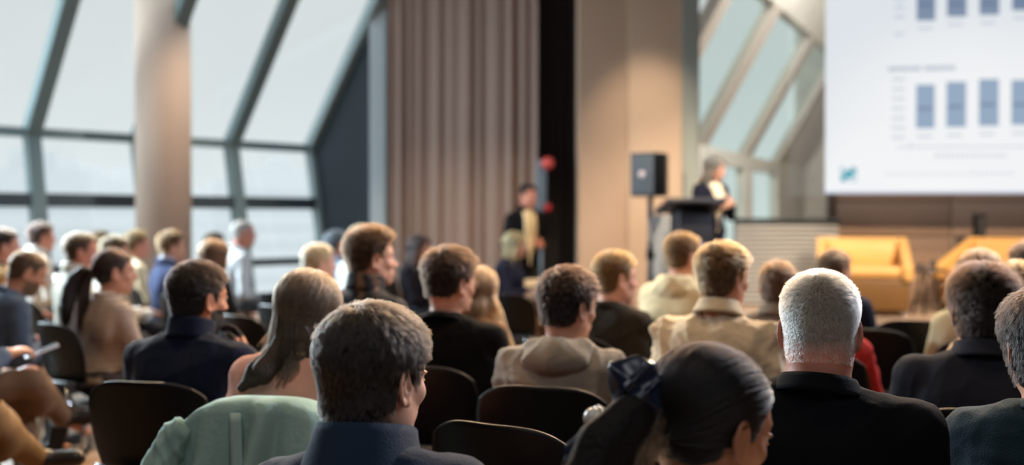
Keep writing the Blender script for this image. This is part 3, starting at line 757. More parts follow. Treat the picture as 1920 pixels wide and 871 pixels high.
HAIRLINE = {
 'cropped': [(-.11, -.078), (-.06, -.086), (-.034, -.080), (-.022, -.020), (-.006, .018), (.012, .020), (.018, -.012), (.030, -.008), (.036, .030), (.055, .058), (.078, .070), (.1, .078)],
 'short': [(-.11, -.062), (-.06, -.066), (-.030, -.050), (-.022, -.010), (-.006, .024), (.012, .024), (.018, -.012), (.030, -.008), (.036, .030), (.055, .058), (.078, .070), (.1, .078)],
 'high': [(-.11, -.050), (-.06, -.050), (-.034, -.038), (-.024, .000), (-.006, .030), (.012, .030), (.022, .004), (.034, .010), (.040, .040), (.052, .068), (.072, .082), (.1, .095)],
 'full': [(-.11, -.078), (-.06, -.085), (-.020, -.090), (-.010, -.050), (.004, -.030), (.022, -.028), (.036, .010), (.055, .050), (.080, .066), (.1, .072)],
}
def skull_sdf(q, out=0):
    """distance to the smooth skull in head units, with gradient direction"""
    def e(c, r):
        p = q-np.array(c); r = np.array(r); k0 = np.linalg.norm(p/r, axis=1); g = p/r**2; k1 = np.linalg.norm(g, axis=1)+1e-9
        return k0*(k0-1)/k1, g/k1[:, None]
    d, g = e((0, -.014, .036), (.077, .097, .086))
    for c, r in (((0, .030, .030), (.066, .062, .070)), ((0, .03, -.04), (.058, .06, .074)), ((0, -.02, -.03), (.066, .07, .06))):
        d2, g2 = e(c, r); k = .026; h = np.clip(.5+.5*(d-d2)/k, 0, 1); d = d*(1-h)+d2*h-k*h*(1-h); g = g*(1-h)[:, None]+g2*h[:, None]
    a = np.array((0, -.022, -.045)); b = np.array((0, -.05, -.16)); ba = b-a; h = np.clip(((q-a)@ba)/(ba@ba), 0, 1); v = q-a-h[:, None]*ba; l = np.linalg.norm(v, axis=1)+1e-9
    d2 = l-.057; g2 = v/l[:, None]; k = .026; h = np.clip(.5+.5*(d-d2)/k, 0, 1); d = d*(1-h)+d2*h-k*h*(1-h); g = g*(1-h)[:, None]+g2*h[:, None]
    return d, g/(np.linalg.norm(g, axis=1, keepdims=True)+1e-9)
def hair_cap(sp, J, name, style, t_top, t_side, res, m, root):
    """solid hair volume following the skull, thicker on top, with tufts"""
    C, R, hs = J['C'], J['R'], J['hs']; g = max(res, .0028)
    a = np.arange(-.135, .136, g/hs); X, Y, Z = np.meshgrid(a, np.arange(-.16, .14, g/hs), np.arange(-.14, .175, g/hs), indexing='ij')
    q = np.stack([X.ravel(), Y.ravel(), Z.ravel()], 1); sel = np.zeros(len(q), bool)
    d, _ = skull_sdf(q)
    w_ = np.clip((q[:, 2]-.035)/.075, 0, 1); w_ = w_*w_*(3-2*w_)
    th = t_side+(t_top-t_side)*w_
    if sp.get('quiff'): th = th+sp['quiff']*np.exp(-((q[:, 1]-.055)/.035)**2)*w_
    if sp.get('tousle', 0):
        for i in range(3):
            k = rng.normal(size=3); k = k/np.linalg.norm(k)*rng.uniform(60, 120); th = th+sp['tousle']*np.sin(q@k+rng.uniform(0, 6))*(.3+w_)
    hl = lerp_h(q[:, 1], HAIRLINE[style]) if style in HAIRLINE else style(q)
    b = (hl-q[:, 2])*.8
    A_ = d-th; k = .012; h = np.maximum(k-np.abs(A_-b), 0)/k; f = np.maximum(A_, b)+h*h*k*.25
    f = np.where(d < -.012, np.maximum(f, -.012-d), f) if False else f
    fd = Field(a, np.arange(-.16, .14, g/hs), np.arange(-.14, .175, g/hs)); fd.F = f.reshape(X.shape).astype(np.float32)
    V, Qs = nets(fd); V = smooth(V, Qs, 1, .4)
    W = C+(V*hs)@R.T
    return link(name, npmesh(name, W, Qs), m, root)
def strands(name, roots, dirs, length, comb, m, root, J, rad=.00035, n=6, jit=.15, grav=0.0, keep=.004, clump=.5, curl=0, collide=None, tipr=.3, nclump=25, stick=.6, out_=0.0):
    """individual hairs grown in head units then placed; comb(p, g) gives the wanted direction"""
    C, R, hs = J['C'], J['R'], J['hs']; N = len(roots); P = np.zeros((N, n, 3)); P[:, 0] = roots
    d = dirs+rng.normal(size=(N, 3))*jit; d /= np.linalg.norm(d, axis=1, keepdims=True)
    L = (length if np.ndim(length) else np.full(N, length)).astype(float); st = L/(n-1)
    down = R.T@v3(0, 0, -1)
    kp = keep*(.5+.9*rng.random(N))*(.45+.55*np.clip((roots[:, 2]-.02)/.07, 0, 1))
    for i in range(1, n):
        p = P[:, i-1]+d*st[:, None]; sd, g = skull_sdf(p)
        pen = np.maximum(kp*min(1, i/2.0)-sd, 0)-np.maximum(sd-kp*1.3-out_, 0)*stick*np.clip((p[:, 2]+.05)/.05, 0, 1); p = p+g*pen[:, None]
        if collide is not None: p = collide(p)
        P[:, i] = p
        c = comb(p, g, i/(n-1)); d = d*.55+c*.45+down*grav+rng.normal(size=(N, 3))*jit*.25; d /= np.linalg.norm(d, axis=1, keepdims=True)+1e-9
    if clump > 0 and N > 60:
        ng = max(4, N//nclump); gi = rng.choice(N, ng, replace=False); G = roots[gi]
        near = np.empty(N, int)
        for a in range(0, N, 4000): near[a:a+4000] = np.argmin(((roots[a:a+4000, None]-G[None])**2).sum(2), axis=1)
        tgt = P[gi][near]
        for i in range(1, n): wgt = clump*(i/(n-1))**1.5*.8; P[:, i] = P[:, i]*(1-wgt)+tgt[:, i]*wgt
    W = (P.reshape(-1, 3)*hs)@R.T+C
    hc = bpy.data.hair_curves.new(name); hc.add_curves([n]*N)
    hc.attributes['position'].data.foreach_set('vector', W.astype(np.float32).ravel())
    ra = hc.attributes.new('radius', 'FLOAT', 'POINT') if 'radius' not in hc.attributes else hc.attributes['radius']
    rr = np.tile(rad*np.linspace(1, tipr, n), N).astype(np.float32); ra.data.foreach_set('value', rr)
    hc.materials.append(m); o = bpy.data.objects.new(name, hc); COL.objects.link(o); o.parent = root
    return o
def scalp_points(n, style):
    out = []
    while sum(map(len, out)) < n:
        u = rng.normal(size=(n*2, 3)); u /= np.linalg.norm(u, axis=1, keepdims=True); p = u*v3(.077, .097, .086)+v3(0, -.014, .036)
        for _ in range(3):
            d, g = skull_sdf(p); p = p-g*d[:, None]
        hl = lerp_h(p[:, 1], HAIRLINE[style]) if style in HAIRLINE else style(p)
        out.append(p[p[:, 2] > hl+.002+rng.random(len(p))*.006])
    return np.concatenate(out)[:n]
def comb_short(fwd=0.3, lift=.35, crown=(.0, -.045, .118), side=0):
    def f(p, g, t):
        c = p-np.array(crown); top = np.clip((p[:, 2]-.04)/.06, 0, 1)[:, None]
        tang = c-g*(c*g).sum(1, keepdims=True); tang /= np.linalg.norm(tang, axis=1, keepdims=True)+1e-6
        d = tang+top*v3(side, fwd, 0)+(1-top)*v3(0, -.15, -.7)+g*lift
        return d/np.linalg.norm(d, axis=1, keepdims=True)
    return f
SKIN = {}
def skin_mat(key, col, near):
    nm = 'skin_'+key
    return mat(nm, col, .5, bump=.08 if near else 0, bscale=160, var=.10, vscale=14, sss=.12 if near else 0, spec=.4)
SKINS = {'light': (206, 152, 126), 'fair': (222, 172, 148), 'tan': (188, 132, 102), 'ruddy': (200, 134, 112)}
def person(sp):
    res = sp['res']; near = res < .0045
    d = sp['d']; fem = sp.get('fem', False); seated = sp.get('seated', True)
    base_z = sp.get('z', 0.0)
    # spine length so that the top of the hair meets the wanted height
    ztop = CAMZ-(sp['y']-HOR)/F*d-base_z; sp['k'] = 1.0
    tt = sp.get('hairtop', .016)
    for _ in range(6):
        J = build_pose_head_only(sp); top = J[2]+(.121*sp.get('hs', .955 if fem else 1.0)+tt)
        sp['k'] = min(1.25, max(.72, sp['k']*(1+(ztop-top)/max(.3, J[2]-J[3]))))
    J, P, B, Lg = build_pose(sp)
    hd = math.radians(sp['hd']); Rb = Rot(hd)
    px3 = at(sp['x'], 410, d); off = Rb@v3(J['C'][0], J['C'][1], 0)
    root = empty('person', (px3[0]-off[0], px3[1]-off[1], base_z), -hd, sp['label'], 'person', sp.get('group'))
    # body
    lo = v3(-.42, -.42, -.02); hi = v3(.42, .80, J['C'][2]+.16)
    C = J['C']; h = .145; bc = .012 if near else (.014 if res < .006 else .017)
    fx = [(C[0]-h, C[0]+h, res)]; fy = [(C[1]-h, C[1]+h, res)]; fz = [(C[2]-.17, C[2]+.16, res)]
    hr = sp.get('handres')
    if hr:
        for s in sp.get('hands', (-1, 1)):
            W = J['W%d' % s]+J['Wf%d' % s]*.07
            fx.append((W[0]-.12, W[0]+.12, hr)); fy.append((W[1]-.12, W[1]+.12, hr)); fz.append((W[2]-.11, W[2]+.11, hr))
    else:
        for s in (-1, 1):
            W = J['W%d' % s]+J['Wf%d' % s]*.07; fx.append((W[0]-.08, W[0]+.08, .008)); fy.append((W[1]-.11, W[1]+.11, .008)); fz.append((W[2]-.05, W[2]+.05, .007))
    X, Y, Z = axis(lo[0], hi[0], bc, fx), axis(lo[1], hi[1], bc, fy), axis(lo[2], hi[2], bc, fz)
    f = field_of([p for p in B+Lg], X, Y, Z, 0.0); f.F += .006   # the body keeps inside its clothes
    for pr, k, op, tg in P:
        l_, h_ = bound(pr); m_ = k+.02; sl, x_, y_, z_ = f.box(l_-m_, h_+m_); f.put(sl, ev(pr, x_, y_, z_), k, op)
    V, Qs = nets(f)
    c = V[Qs].mean(1); q = ((c-C)@J['R'])/J['hs']; mi = np.zeros(len(Qs), int)
    lip = ((q[:, 0]/.023)**2+((q[:, 2]+.0645)/.0095)**2 < 1) & (q[:, 1] > .088); mi[lip] = 1
    for s in (-1, 1):
        dd = np.linalg.norm(q-v3(s*.031, .0795, .003), axis=1); mi[(dd < .0135) & (q[:, 1] > .080) & (np.abs(q[:, 2]-.0025) < .0042)] = 2
        mi[(np.hypot(q[:, 0]-s*.031, q[:, 2]-.003) < .0055) & (q[:, 1] > .084) & (dd < .014)] = 3
        if True:
            br = (np.abs(q[:, 0]-s*.032) < .018) & (np.abs(q[:, 2]-(.0225+.004*np.sin((s*q[:, 0]-.014)*80))) < .0035) & (q[:, 1] > .05); mi[br] = 4
    bd = sp.get('beard')
    if bd:
        be = (q[:, 2] < -.034-.55*np.maximum(0, .045-q[:, 1])*0) & (q[:, 2] > -.128) & (q[:, 1] > .005) & ((q[:, 2] < -.048+.9*(np.abs(q[:, 0])-.03)) | (np.abs(q[:, 0]) > .044)) & ~lip & (q[:, 2] < -.03+ (q[:, 1] < .03)*.02); mi[be] = 4
    sk = skin_mat(sp.get('skin', 'light'), SKINS[sp.get('skin', 'light')], near)
    hc = sp.get('hair', (50, 36, 28)); hk = '%d_%d_%d' % tuple(hc)
    hm = mat('hair_'+hk, tuple(int(x*sp.get('capd', .62 if sum(hc) < 480 else .9)) for x in hc), .6, bump=.7, bscale=170, var=.35, vscale=60, stretch=(1, 1, .35), spec=.35)
    bdm = mat('beard_'+hk, tuple(int(x*.85+12) for x in hc), .8, bump=.5, bscale=300)
    link('body', npmesh('body', V, Qs, mi=mi), [sk, mat('lips', (176, 104, 92), .45), mat('eye_white', (222, 216, 208), .25), mat('iris', (46, 34, 28), .2), bdm], root)
    # trousers, shoes
    tr = sp.get('legcol', (34, 36, 44)); gr = .012
    tm = mat('trouser_cloth_%d_%d_%d' % tuple(tr), tr, .85, bump=.25, bscale=220, var=.12, vscale=6)
    lf = field_of([x for x in B if x[3] == 'hip']+Lg, axis(-.36, .36, .014), axis(-.22, .76, .014), axis(.05, J['zs']+.20, .014), gr)
    Vt, Qt = nets(lf); Vt = displaced(Vt, Qt, folds(Vt, .006, abs(int(sp["x"])), .8)); link('trousers', npmesh('trousers', Vt, Qt), tm, root)
    for s in (-1, 1):
        An, Fd, Kn = J['legs'][s]; sd = np.cross(Fd, v3(0, 0, 1)); b0 = v3(An[0], An[1], min(An[2]-.06, 1)) if seated else v3(An[0], An[1], .03)
        cross_leg = An[2] > .2
        dn = v3(0, 0, -.058) if not cross_leg else unit(An-Kn)*.058
        if cross_leg: Fd = unit(Fd-unit(An-Kn)*(Fd@unit(An-Kn)))
        pr = [cone(An+dn*.55-Fd*.035, An+dn*.72+Fd*.155, .037, .028, .02), cone(An+dn*.5+Fd*.02, An+dn*.0-Fd*.015, .04, .042, .03), cone(An+dn*.80+Fd*.09, An+dn*.80+Fd*.15, .036, .034, .02)]
        allp = np.array([bound(x[0]) for x in pr]); l_, h_ = allp[:, 0].min(0)-.02, allp[:, 1].max(0)+.02; l_[2] = max(l_[2], .012) if not cross_leg else l_[2]
        sf = field_of(pr, np.arange(l_[0], h_[0], .009), np.arange(l_[1], h_[1], .009), np.arange(l_[2]-(.012 if not cross_leg else 0), h_[2], .009), 0)
        if not cross_leg: sf.F = np.maximum(sf.F, (.004-sf.ax[2])[None, None, :])
        Vs, Qz = nets(sf); link('shoe', npmesh('shoe', Vs, Qz), mat('shoe_leather_%d' % (sp.get('shoe', 0)), [(28, 24, 24), (196, 190, 182), (120, 76, 46)][sp.get('shoe', 0)], .4), root)
    # top garment
    col = sp['top']; gw = sp.get('grow', .014); kind = sp.get('kind', 'jumper')
    if sp.get('topmat'): sm = sp['topmat']
    else: sm = mat('%s_%d_%d_%d' % (kind, *col), col, .88, bump=.35 if kind in ('jumper', 'fleece', 'hoodie') else .18, bscale=240 if near else 90, var=.10, vscale=9, sheen=.12 if kind in ('fleece', 'hoodie') else 0, spec=.1)
    tp = [x for x in B if x[3] in ('torso', 'arm')]
    tp = [(x[0], x[1], x[2], x[3]) for x in tp]+[x for x in B if x[3] == 'hip' and True]
    g2 = .009 if near else (.011 if res < .006 else .015)
    zl = J['zs']-.06 if not seated else J['zs']+.0
    if kind in ('jacket', 'blazer', 'shirt') and seated: zl = J['zs']-.02
    allb = np.array([bound(x[0]) for x in tp]); l_ = allb[:, 0].min(0)-.04; h_ = allb[:, 1].max(0)+.04
    tf = field_of(tp, np.arange(l_[0], h_[0], g2), np.arange(l_[1], h_[1], g2), np.arange(max(l_[2], zl-.03), h_[2], g2), gw)
    if sp.get('boxy'):   # cloth hangs straight between shoulder and waist
        fr = field_of([ell(J['T'](0, -.02, .80), (.205*sp.get('wide', 1), .105, .24), Rot(0, math.radians(sp.get('lean', 6))), .03)], *tf.ax, gw); tf.F = np.minimum(tf.F, fr.F)
    tf.F = np.maximum(tf.F, (zl-tf.ax[2])[None, None, :])
    # neckline: hollow around the neck
    nb = J['nb']; nd = unit(C+J['R']@(v3(0, -.022, -.045)*J['hs'])-nb); nr = (.047 if fem else .058)*sp.get('neck', 1)
    V, Qs = nets(tf); V = smooth(V, Qs, 1, .4)
    am = sp.get('fold', .009); V = displaced(V, Qs, folds(V, am, abs(int(sp["x"]))+3, 1.0)+folds(V, am*.35, abs(int(sp["x"]))+9, 2.4))
    gname = {'jumper': 'jumper', 'fleece': 'fleece_jumper', 'hoodie': 'hooded_top', 'jacket': 'jacket', 'blazer': 'blazer', 'shirt': 'shirt', 'tee': 't_shirt', 'knit': 'knitted_top', 'blouse': 'blouse'}[kind]
    link(gname, npmesh(gname, V, Qs), sm, root)
    def tubecollar(name, r0, r1, h, th, m, gap=0, tilt=0, flare_front=0, n=40, rows=7, roll=0, zoff=0.0, seedf=0):
        ax = unit(nd+v3(0, tilt, 0)); e1 = unit(np.cross(v3(0, 1, 0), ax)); e1 = unit(v3(1, 0, 0)-ax*ax[0]); e2 = np.cross(ax, e1)
        G = np.zeros((n, rows, 3))
        for i in range(n):
            a = PI/2+gap/2+(2*PI-gap)*i/(n-1) if gap else PI/2+2*PI*i/(n-1)
            fr = max(0, math.sin(a)); dr = e1*math.cos(a)+e2*math.sin(a)
            for j in range(rows):
                t = j/(rows-1); r_ = r0+(r1-r0)*t+flare_front*fr**3*t+.0025*math.sin(a*5+seedf)*t
                G[i, j] = nb+ax*(zoff+h*t-.02*fr*(1 if not gap else .4))+dr*r_
        o = MB().sheet(G, th).build(name, m, root); return o
    ck = sp.get('collar', 'crew'); nrr = nr+.008
    if ck == 'crew':
        ax = unit(nd+v3(0, -.12, 0)); e1 = unit(v3(1, 0, 0)-ax*ax[0]); e2 = np.cross(ax, e1)
        pts = [nb+ax*(.026+sp.get('cl', 0)+.012*max(0, -math.sin(a)))+(e1*math.cos(a)+e2*math.sin(a))*(nrr+.004) for a in np.linspace(0, 2*PI, 41)]
        G = np.array([[p+(-ax*(.032+sp.get('cl', 0))+unit(p-nb)*.024)*(1-t) for t in np.linspace(0, 1, 5)] for p in pts]); MB().sheet(G, .006).build('collar', sm, root)
    elif ck == 'turtle': tubecollar('collar', nrr+.050, nrr+.018, .098, .012, sm, gap=.35, zoff=-.030, flare_front=.06)
    elif ck == 'stand': tubecollar('collar', nrr+.016, nrr+.012, .072, .008, sm, gap=.9, zoff=.008, flare_front=.03)
    elif ck == 'shirt':
        tubecollar('collar', nrr+.014, nrr+.006, .056, .004, sm, gap=.5, zoff=.012); tubecollar('collar_fold', nrr+.030, nrr+.010, .052, .004, sm, gap=.6, zoff=.014)
    elif ck == 'blazer':
        tubecollar('collar', nrr+.034, nrr+.014, .05, .010, sm, gap=1.0, zoff=.004); 
        if sp.get('under'): tubecollar('shirt_collar', nrr+.010, nrr+.004, .062, .003, mat('shirt_under_%d' % sp['under'][0], sp['under'], .8), gap=.6, zoff=.018)
    elif ck == 'hood':
        T = J['T']; hp_ = [cone(T(-.085, -.05, 1.045), T(0, -.105, 1.035), .030, .036, .03), cone(T(.085, -.05, 1.045), T(0, -.105, 1.035), .030, .036, .03), cone(T(-.085, -.05, 1.045), T(-.065, .055, 1.01), .028, .018, .02),
               cone(T(.085, -.05, 1.045), T(.065, .055, 1.01), .028, .018, .02), ell(T(0, -.105, .995), (.115, .040, .045), Rot(0, math.radians(14)), .05), cone(T(-.05, -.12, 1.0), T(.05, -.12, 1.0), .012, .012, .03, 's')]
        hf = field_of(hp_, np.arange(-.18, .18, .008), np.arange(nb[1]-.22, nb[1]+.14, .008), np.arange(nb[2]-.22, nb[2]+.12, .008), .006)
        Vh, Qh = nets(hf); Vh = displaced(Vh, Qh, folds(Vh, .010, 5, 1.3)); link('hood', npmesh('hood', Vh, Qh), sm, root)
    if sp.get('bib'):
        bc_, bw = sp['bib']; bt = field_of(tp, np.arange(l_[0], h_[0], .008), np.arange(l_[1], h_[1], .008), np.arange(J['zs'], h_[2], .008), gw+.006)
        xx = bt.ax[0][:, None, None]; yy = bt.ax[1][None, :, None]; zz = bt.ax[2][None, None, :]
        ww = bw*np.clip((zz-J['zs']-.02)/.35, .1, 1)
        bt.F = np.maximum(np.maximum(bt.F, np.abs(xx)-ww), .03-yy).astype(np.float32); Vb, Qb = nets(bt)
        link('blouse', npmesh('blouse', Vb, Qb), mat('bib_%d_%d_%d' % bc_, bc_, .8, bump=.2, bscale=90), root)
    # hair
    hs_ = sp.get('style', 'short'); ns = sp.get('ns', 0); hmat = hair_mat('hair_strand_'+hk, hc)
    if hs_ in ('short', 'high', 'full', 'cropped'):
        tt_, ts_ = sp.get('tt', .016), sp.get('ts', .006)
        cap = hair_cap(sp, J, 'hair', hs_, tt_*(.75 if ns else 1), ts_*(.75 if ns else 1), max(res, .003), hm, root)
        if ns:
            rp_ = scalp_points(ns, hs_); _, g = skull_sdf(rp_)
            w_ = np.clip((rp_[:, 2]-.03)/.07, 0, 1); L = sp.get('len', .03)*(sp.get('fade', .45)+(1-sp.get('fade', .45))*w_)*rng.uniform(.7, 1.15, ns)
            rp_ = rp_+g*(.001+(tt_*w_+ts_*(1-w_))*.55)[:, None]
            strands('hair_strands', rp_, g*.8, L, comb_short(sp.get('fwd', .4), sp.get('lift', .35), side=sp.get('side', 0)), hmat, cap, J, rad=sp.get('rad', .0004), keep=tt_*.8, clump=sp.get('clump', .7), jit=sp.get('jit', .2), n=6, out_=sp.get('spike', .006), nclump=sp.get('nclump', 24))
            if sp.get('spikes'):
                q_ = scalp_points(sp['spikes'], hs_); _, g2 = skull_sdf(q_); ok = q_[:, 2] > .07
                strands('stray_hairs', q_[ok]+g2[ok]*.012, g2[ok]*1.0+v3(0, 0, .4), sp.get('spikelen', .04)*rng.uniform(.5, 1.2, ok.sum()), comb_short(.3, 1.3), hmat, cap, J, rad=.0004, keep=.01, clump=.6, nclump=12, jit=.25, n=7, stick=0)
    elif hs_ == 'bald':
        cap = hair_cap(sp, J, 'hair', 'high', .002, .004, max(res, .004), hm, root)
    elif hs_ in ('long', 'bob', 'ponytail', 'bun'):
        long_hair(sp, J, root, hs_, hm, hmat, ns, hk)
    if sp.get('glasses'):
        gm = mat('glasses_frame', (24, 24, 28), .3); hs = J['hs']; T = lambda x, y, z: tuple(C+J['R']@(v3(x, y, z)*hs))
        gr_ = MB()
        for s in (-1, 1):
            pts = [T(s*.033+.023*math.cos(a), .108-.0*abs(math.cos(a)), .003+.018*math.sin(a)) for a in np.linspace(0, 2*PI, 21)]; gr_.tube(pts, .0016, 6)
            gr_.tube([T(s*.056, .107, .008), T(s*.078, .09, .008), T(s*.080, .02, .008), T(s*.084, -.012, .006), T(s*.082, -.022, -.012)], .0016, 6)
        gr_.tube([T(-.011, .109, .006), T(0, .112, .008), T(.011, .109, .006)], .0016, 6)
        g_ = gr_.build('glasses', gm, root)
        m = MB()
        for s in (-1, 1): m.prism([T(s*.033+.022*math.cos(a), .108, .003+.017*math.sin(a)) for a in np.linspace(0, 2*PI, 17)[:-1]], tuple(J['R']@v3(0, .001, 0)))
        m.build('lenses', glass_mat('spectacle_lens', (.97, .98, 1), .12), g_)
    sp['J'] = J; sp['root'] = root
    if seated and sp.get('chair', True): chair_at(root.location, -hd+math.radians(sp.get('chr', 0)), base_z, sp.get('clabel') or 'black shell chair under '+sp['short'], sp.get('cback', 0))
    return root
def build_pose_head_only(sp):
    fem = sp.get('fem', False); k = sp['k']; lean = math.radians(sp.get('lean', 6)); seated = sp.get('seated', True); zs = .52 if seated else .90*sp.get('tall', 1)
    Rl = Rot(0, lean, math.radians(sp.get('tip', 0))); pv = v3(0, 0, zs)+Rl@v3(0, -.002, (1.035+.068/k-.52)*k)
    R = Rot(*[math.radians(sp.get(q, 0)) for q in ('hy', 'hp', 'hr')]); C = pv+R@(v3(0, .022, .08)*sp.get('hs', .955 if fem else 1.0))
    # highest point of the tilted skull
    top = C[2]
    return None, None, top, zs
def long_hair(sp, J, root, kind, hm, hmat, ns, hk):
    C, R, hs = J['C'], J['R'], J['hs']; T = J['T']; res = sp['res']
    H = lambda x, y, z: C+R@(v3(x, y, z)*hs)
    full = 'full'
    part = kind in ('ponytail', 'bun')
    cap = hair_cap(sp, J, 'hair', 'short' if part else full, (.006 if ns else sp.get('tt', .014)), (.004 if part else .006) if ns else .012, max(res, .0035), hm, root)
    prs = []
    L = sp.get('fall', .30)
    if kind in ('long', 'bob'):
        down = v3(0, 0, -1); Ld = L if kind == 'long' else .14
        for s in (-1, 1):
            a = H(s*.066, -.02, .01); b = H(s*.058, -.050, -.07); prs.append(cone(a, b, .018, .020, .03))
            e = b+down*(Ld*.4)+v3(-s*.012, -.03, 0); prs.append(cone(b, e, .022, .018, .03)); prs.append(cone(e, e+down*Ld*.3+v3(0, -.02, 0), .018, .006, .03))
        a = H(0, -.075, .0); b = H(0, -.075, -.09)+v3(0, -.01, 0); prs.append(cone(a, b, .048, .042, .03))
        e = b+down*(Ld*.55)+v3(sp.get('sway', 0)*.4, -.085 if kind == 'long' else 0, 0); prs.append(cone(b, e, .042, .034, .03)); prs.append(cone(e, e+down*Ld*.3+v3(sp.get('sway', 0)*.3, -.01, 0), .034, .010, .03))
    elif kind == 'ponytail':
        tie = H(0, -.115, sp.get('tie', .02)); J['tie'] = tie
        prs.append(cone(H(0, -.07, .03), tie, .06, .018, .04)); p = tie; out = unit(R@v3(0, -1, 0)); d = unit(out*.8+v3(0, 0, .1)); r_ = .018
        for i in range(7):
            e = p+d*L/7; r2 = (.03, .034, .034, .032, .028, .02, .008)[i]*sp.get('ptk', 1); prs.append(cone(p, e, r_, r2, .02)); p = e; r_ = r2; d = unit(d*.55+v3(0, -.06, -1)*.6)
    if prs:
        bb = np.array([bound(x[0]) for x in prs]); l_, h_ = bb[:, 0].min(0)-.03, bb[:, 1].max(0)+.03; g = max(res*1.2, .005)
        hf = field_of(prs, *[np.arange(l_[i], h_[i], g) for i in range(3)], 0)
        V, Qs = nets(hf); az = np.arctan2(V[:, 1]-C[1], V[:, 0]-C[0])
        V = displaced(V, Qs, .0035*np.sin(az*17+V[:, 2]*9)+.002*np.sin(az*41+V[:, 2]*14)); link('lock', npmesh('lock', V, Qs), hm, cap)
    if ns:
        st = 'short' if part else full
        rp_ = scalp_points(ns, st); _, g = skull_sdf(rp_); rp_ = rp_+g*.006
        if kind in ('long', 'bob'):
            nbh = ((J['nb']-C)@R)/hs
            def comb(p, g, t):
                dn = (R.T@unit(v3(sp.get('sway', 0)*2.2*(t > .45), 0, -1)))[None]; out = p*v3(1, 1, 0); out[:, 0] += 0; c = p-v3(0, .02, .125); tg = c-g*(c*g).sum(1, keepdims=True); tg /= np.linalg.norm(tg, axis=1, keepdims=True)+1e-6
                hi_ = np.clip((p[:, 2]+.02)/.10, 0, 1)[:, None]
                lo_ = np.clip((-.01-p[:, 2])/.05, 0, 1)*np.clip((p[:, 2]+.18)/.06, 0, 1); d = tg*hi_+dn*(1-hi_*.8)+v3(0, -.25, 0)*hi_+np.stack([-p[:, 0]*2*lo_, 0*lo_, 0*lo_], 1)+np.clip((p[:, 1]-.0)/.04, 0, 1)[:, None]*np.stack([np.sign(p[:, 0]+.006)*1.8, -.5+0*p[:, 0], 0*p[:, 0]], 1); return d/np.linalg.norm(d, axis=1, keepdims=True)
            def coll(p):
                W = (p*hs)@R.T+C; q = W-J['T'](0, 0, .86); rr = v3(.17, .128, .20); k0 = np.linalg.norm(q/rr, axis=1)
                m_ = (k0 < 1); W[m_] = J['T'](0, 0, .86)+q[m_]/k0[m_][:, None]
                for s in (-1, 1):
                    Sx = J['S%d' % s]; a = T(0, -.02, 1.02); ba = Sx-a; h = np.clip(((W-a)@ba)/(ba@ba), 0, 1); c = a+h[:, None]*ba; dv = W-c; dl = np.linalg.norm(dv, axis=1); m_ = dl < .066
                    W[m_] = c[m_]+dv[m_]/dl[m_][:, None]*.066
                return ((W-C)@R)/hs
            Lh = (np.clip(.06+(rp_[:, 2]+.07), .02, .3)*.9+(L if kind == 'long' else .13))*rng.uniform(.75, 1.1, len(rp_))
            strands('hair_strands', rp_, g*.5, Lh/hs, comb, hmat, cap, J, rad=sp.get('rad', .0005), n=16, grav=.12, keep=.010, clump=.55, jit=.07, collide=coll, nclump=22, tipr=.4)
        elif part:
            tie = ((J.get('tie', H(0, -.11, .05))-C)@R)/hs
            def comb(p, g, t):
                c = tie-p; dl = np.linalg.norm(c, axis=1, keepdims=True); tg = c-g*(c*g).sum(1, keepdims=True)*.9; return tg/(np.linalg.norm(tg, axis=1, keepdims=True)+1e-6)
            dist = np.linalg.norm(rp_-tie, axis=1); c0 = comb(rp_, g, 0)
            strands('hair_strands', rp_, c0, dist*1.12, comb, hmat, cap, J, rad=sp.get('rad', .0004), n=9, keep=.010, clump=.5, jit=.04, nclump=18, stick=.8)
            n2 = ns//2; rt = tie+rng.normal(size=(n2, 3))*.012
            out = np.tile(v3(0, -1, .1), (n2, 1)); 
            def comb2(p, g, t): return np.tile(R.T@unit(v3(0, -.12, -1)), (len(p), 1))
            strands('tail_strands', rt, out, L*rng.uniform(.6, 1.05, n2)/hs, comb2, hair_mat('hair_strand_tail_%d' % sp['tailcol'][0], sp['tailcol']) if sp.get('tailcol') else hmat, cap, J, rad=sp.get('rad', .0005), n=12, keep=.006, clump=.3, jit=.13, grav=.1)
        
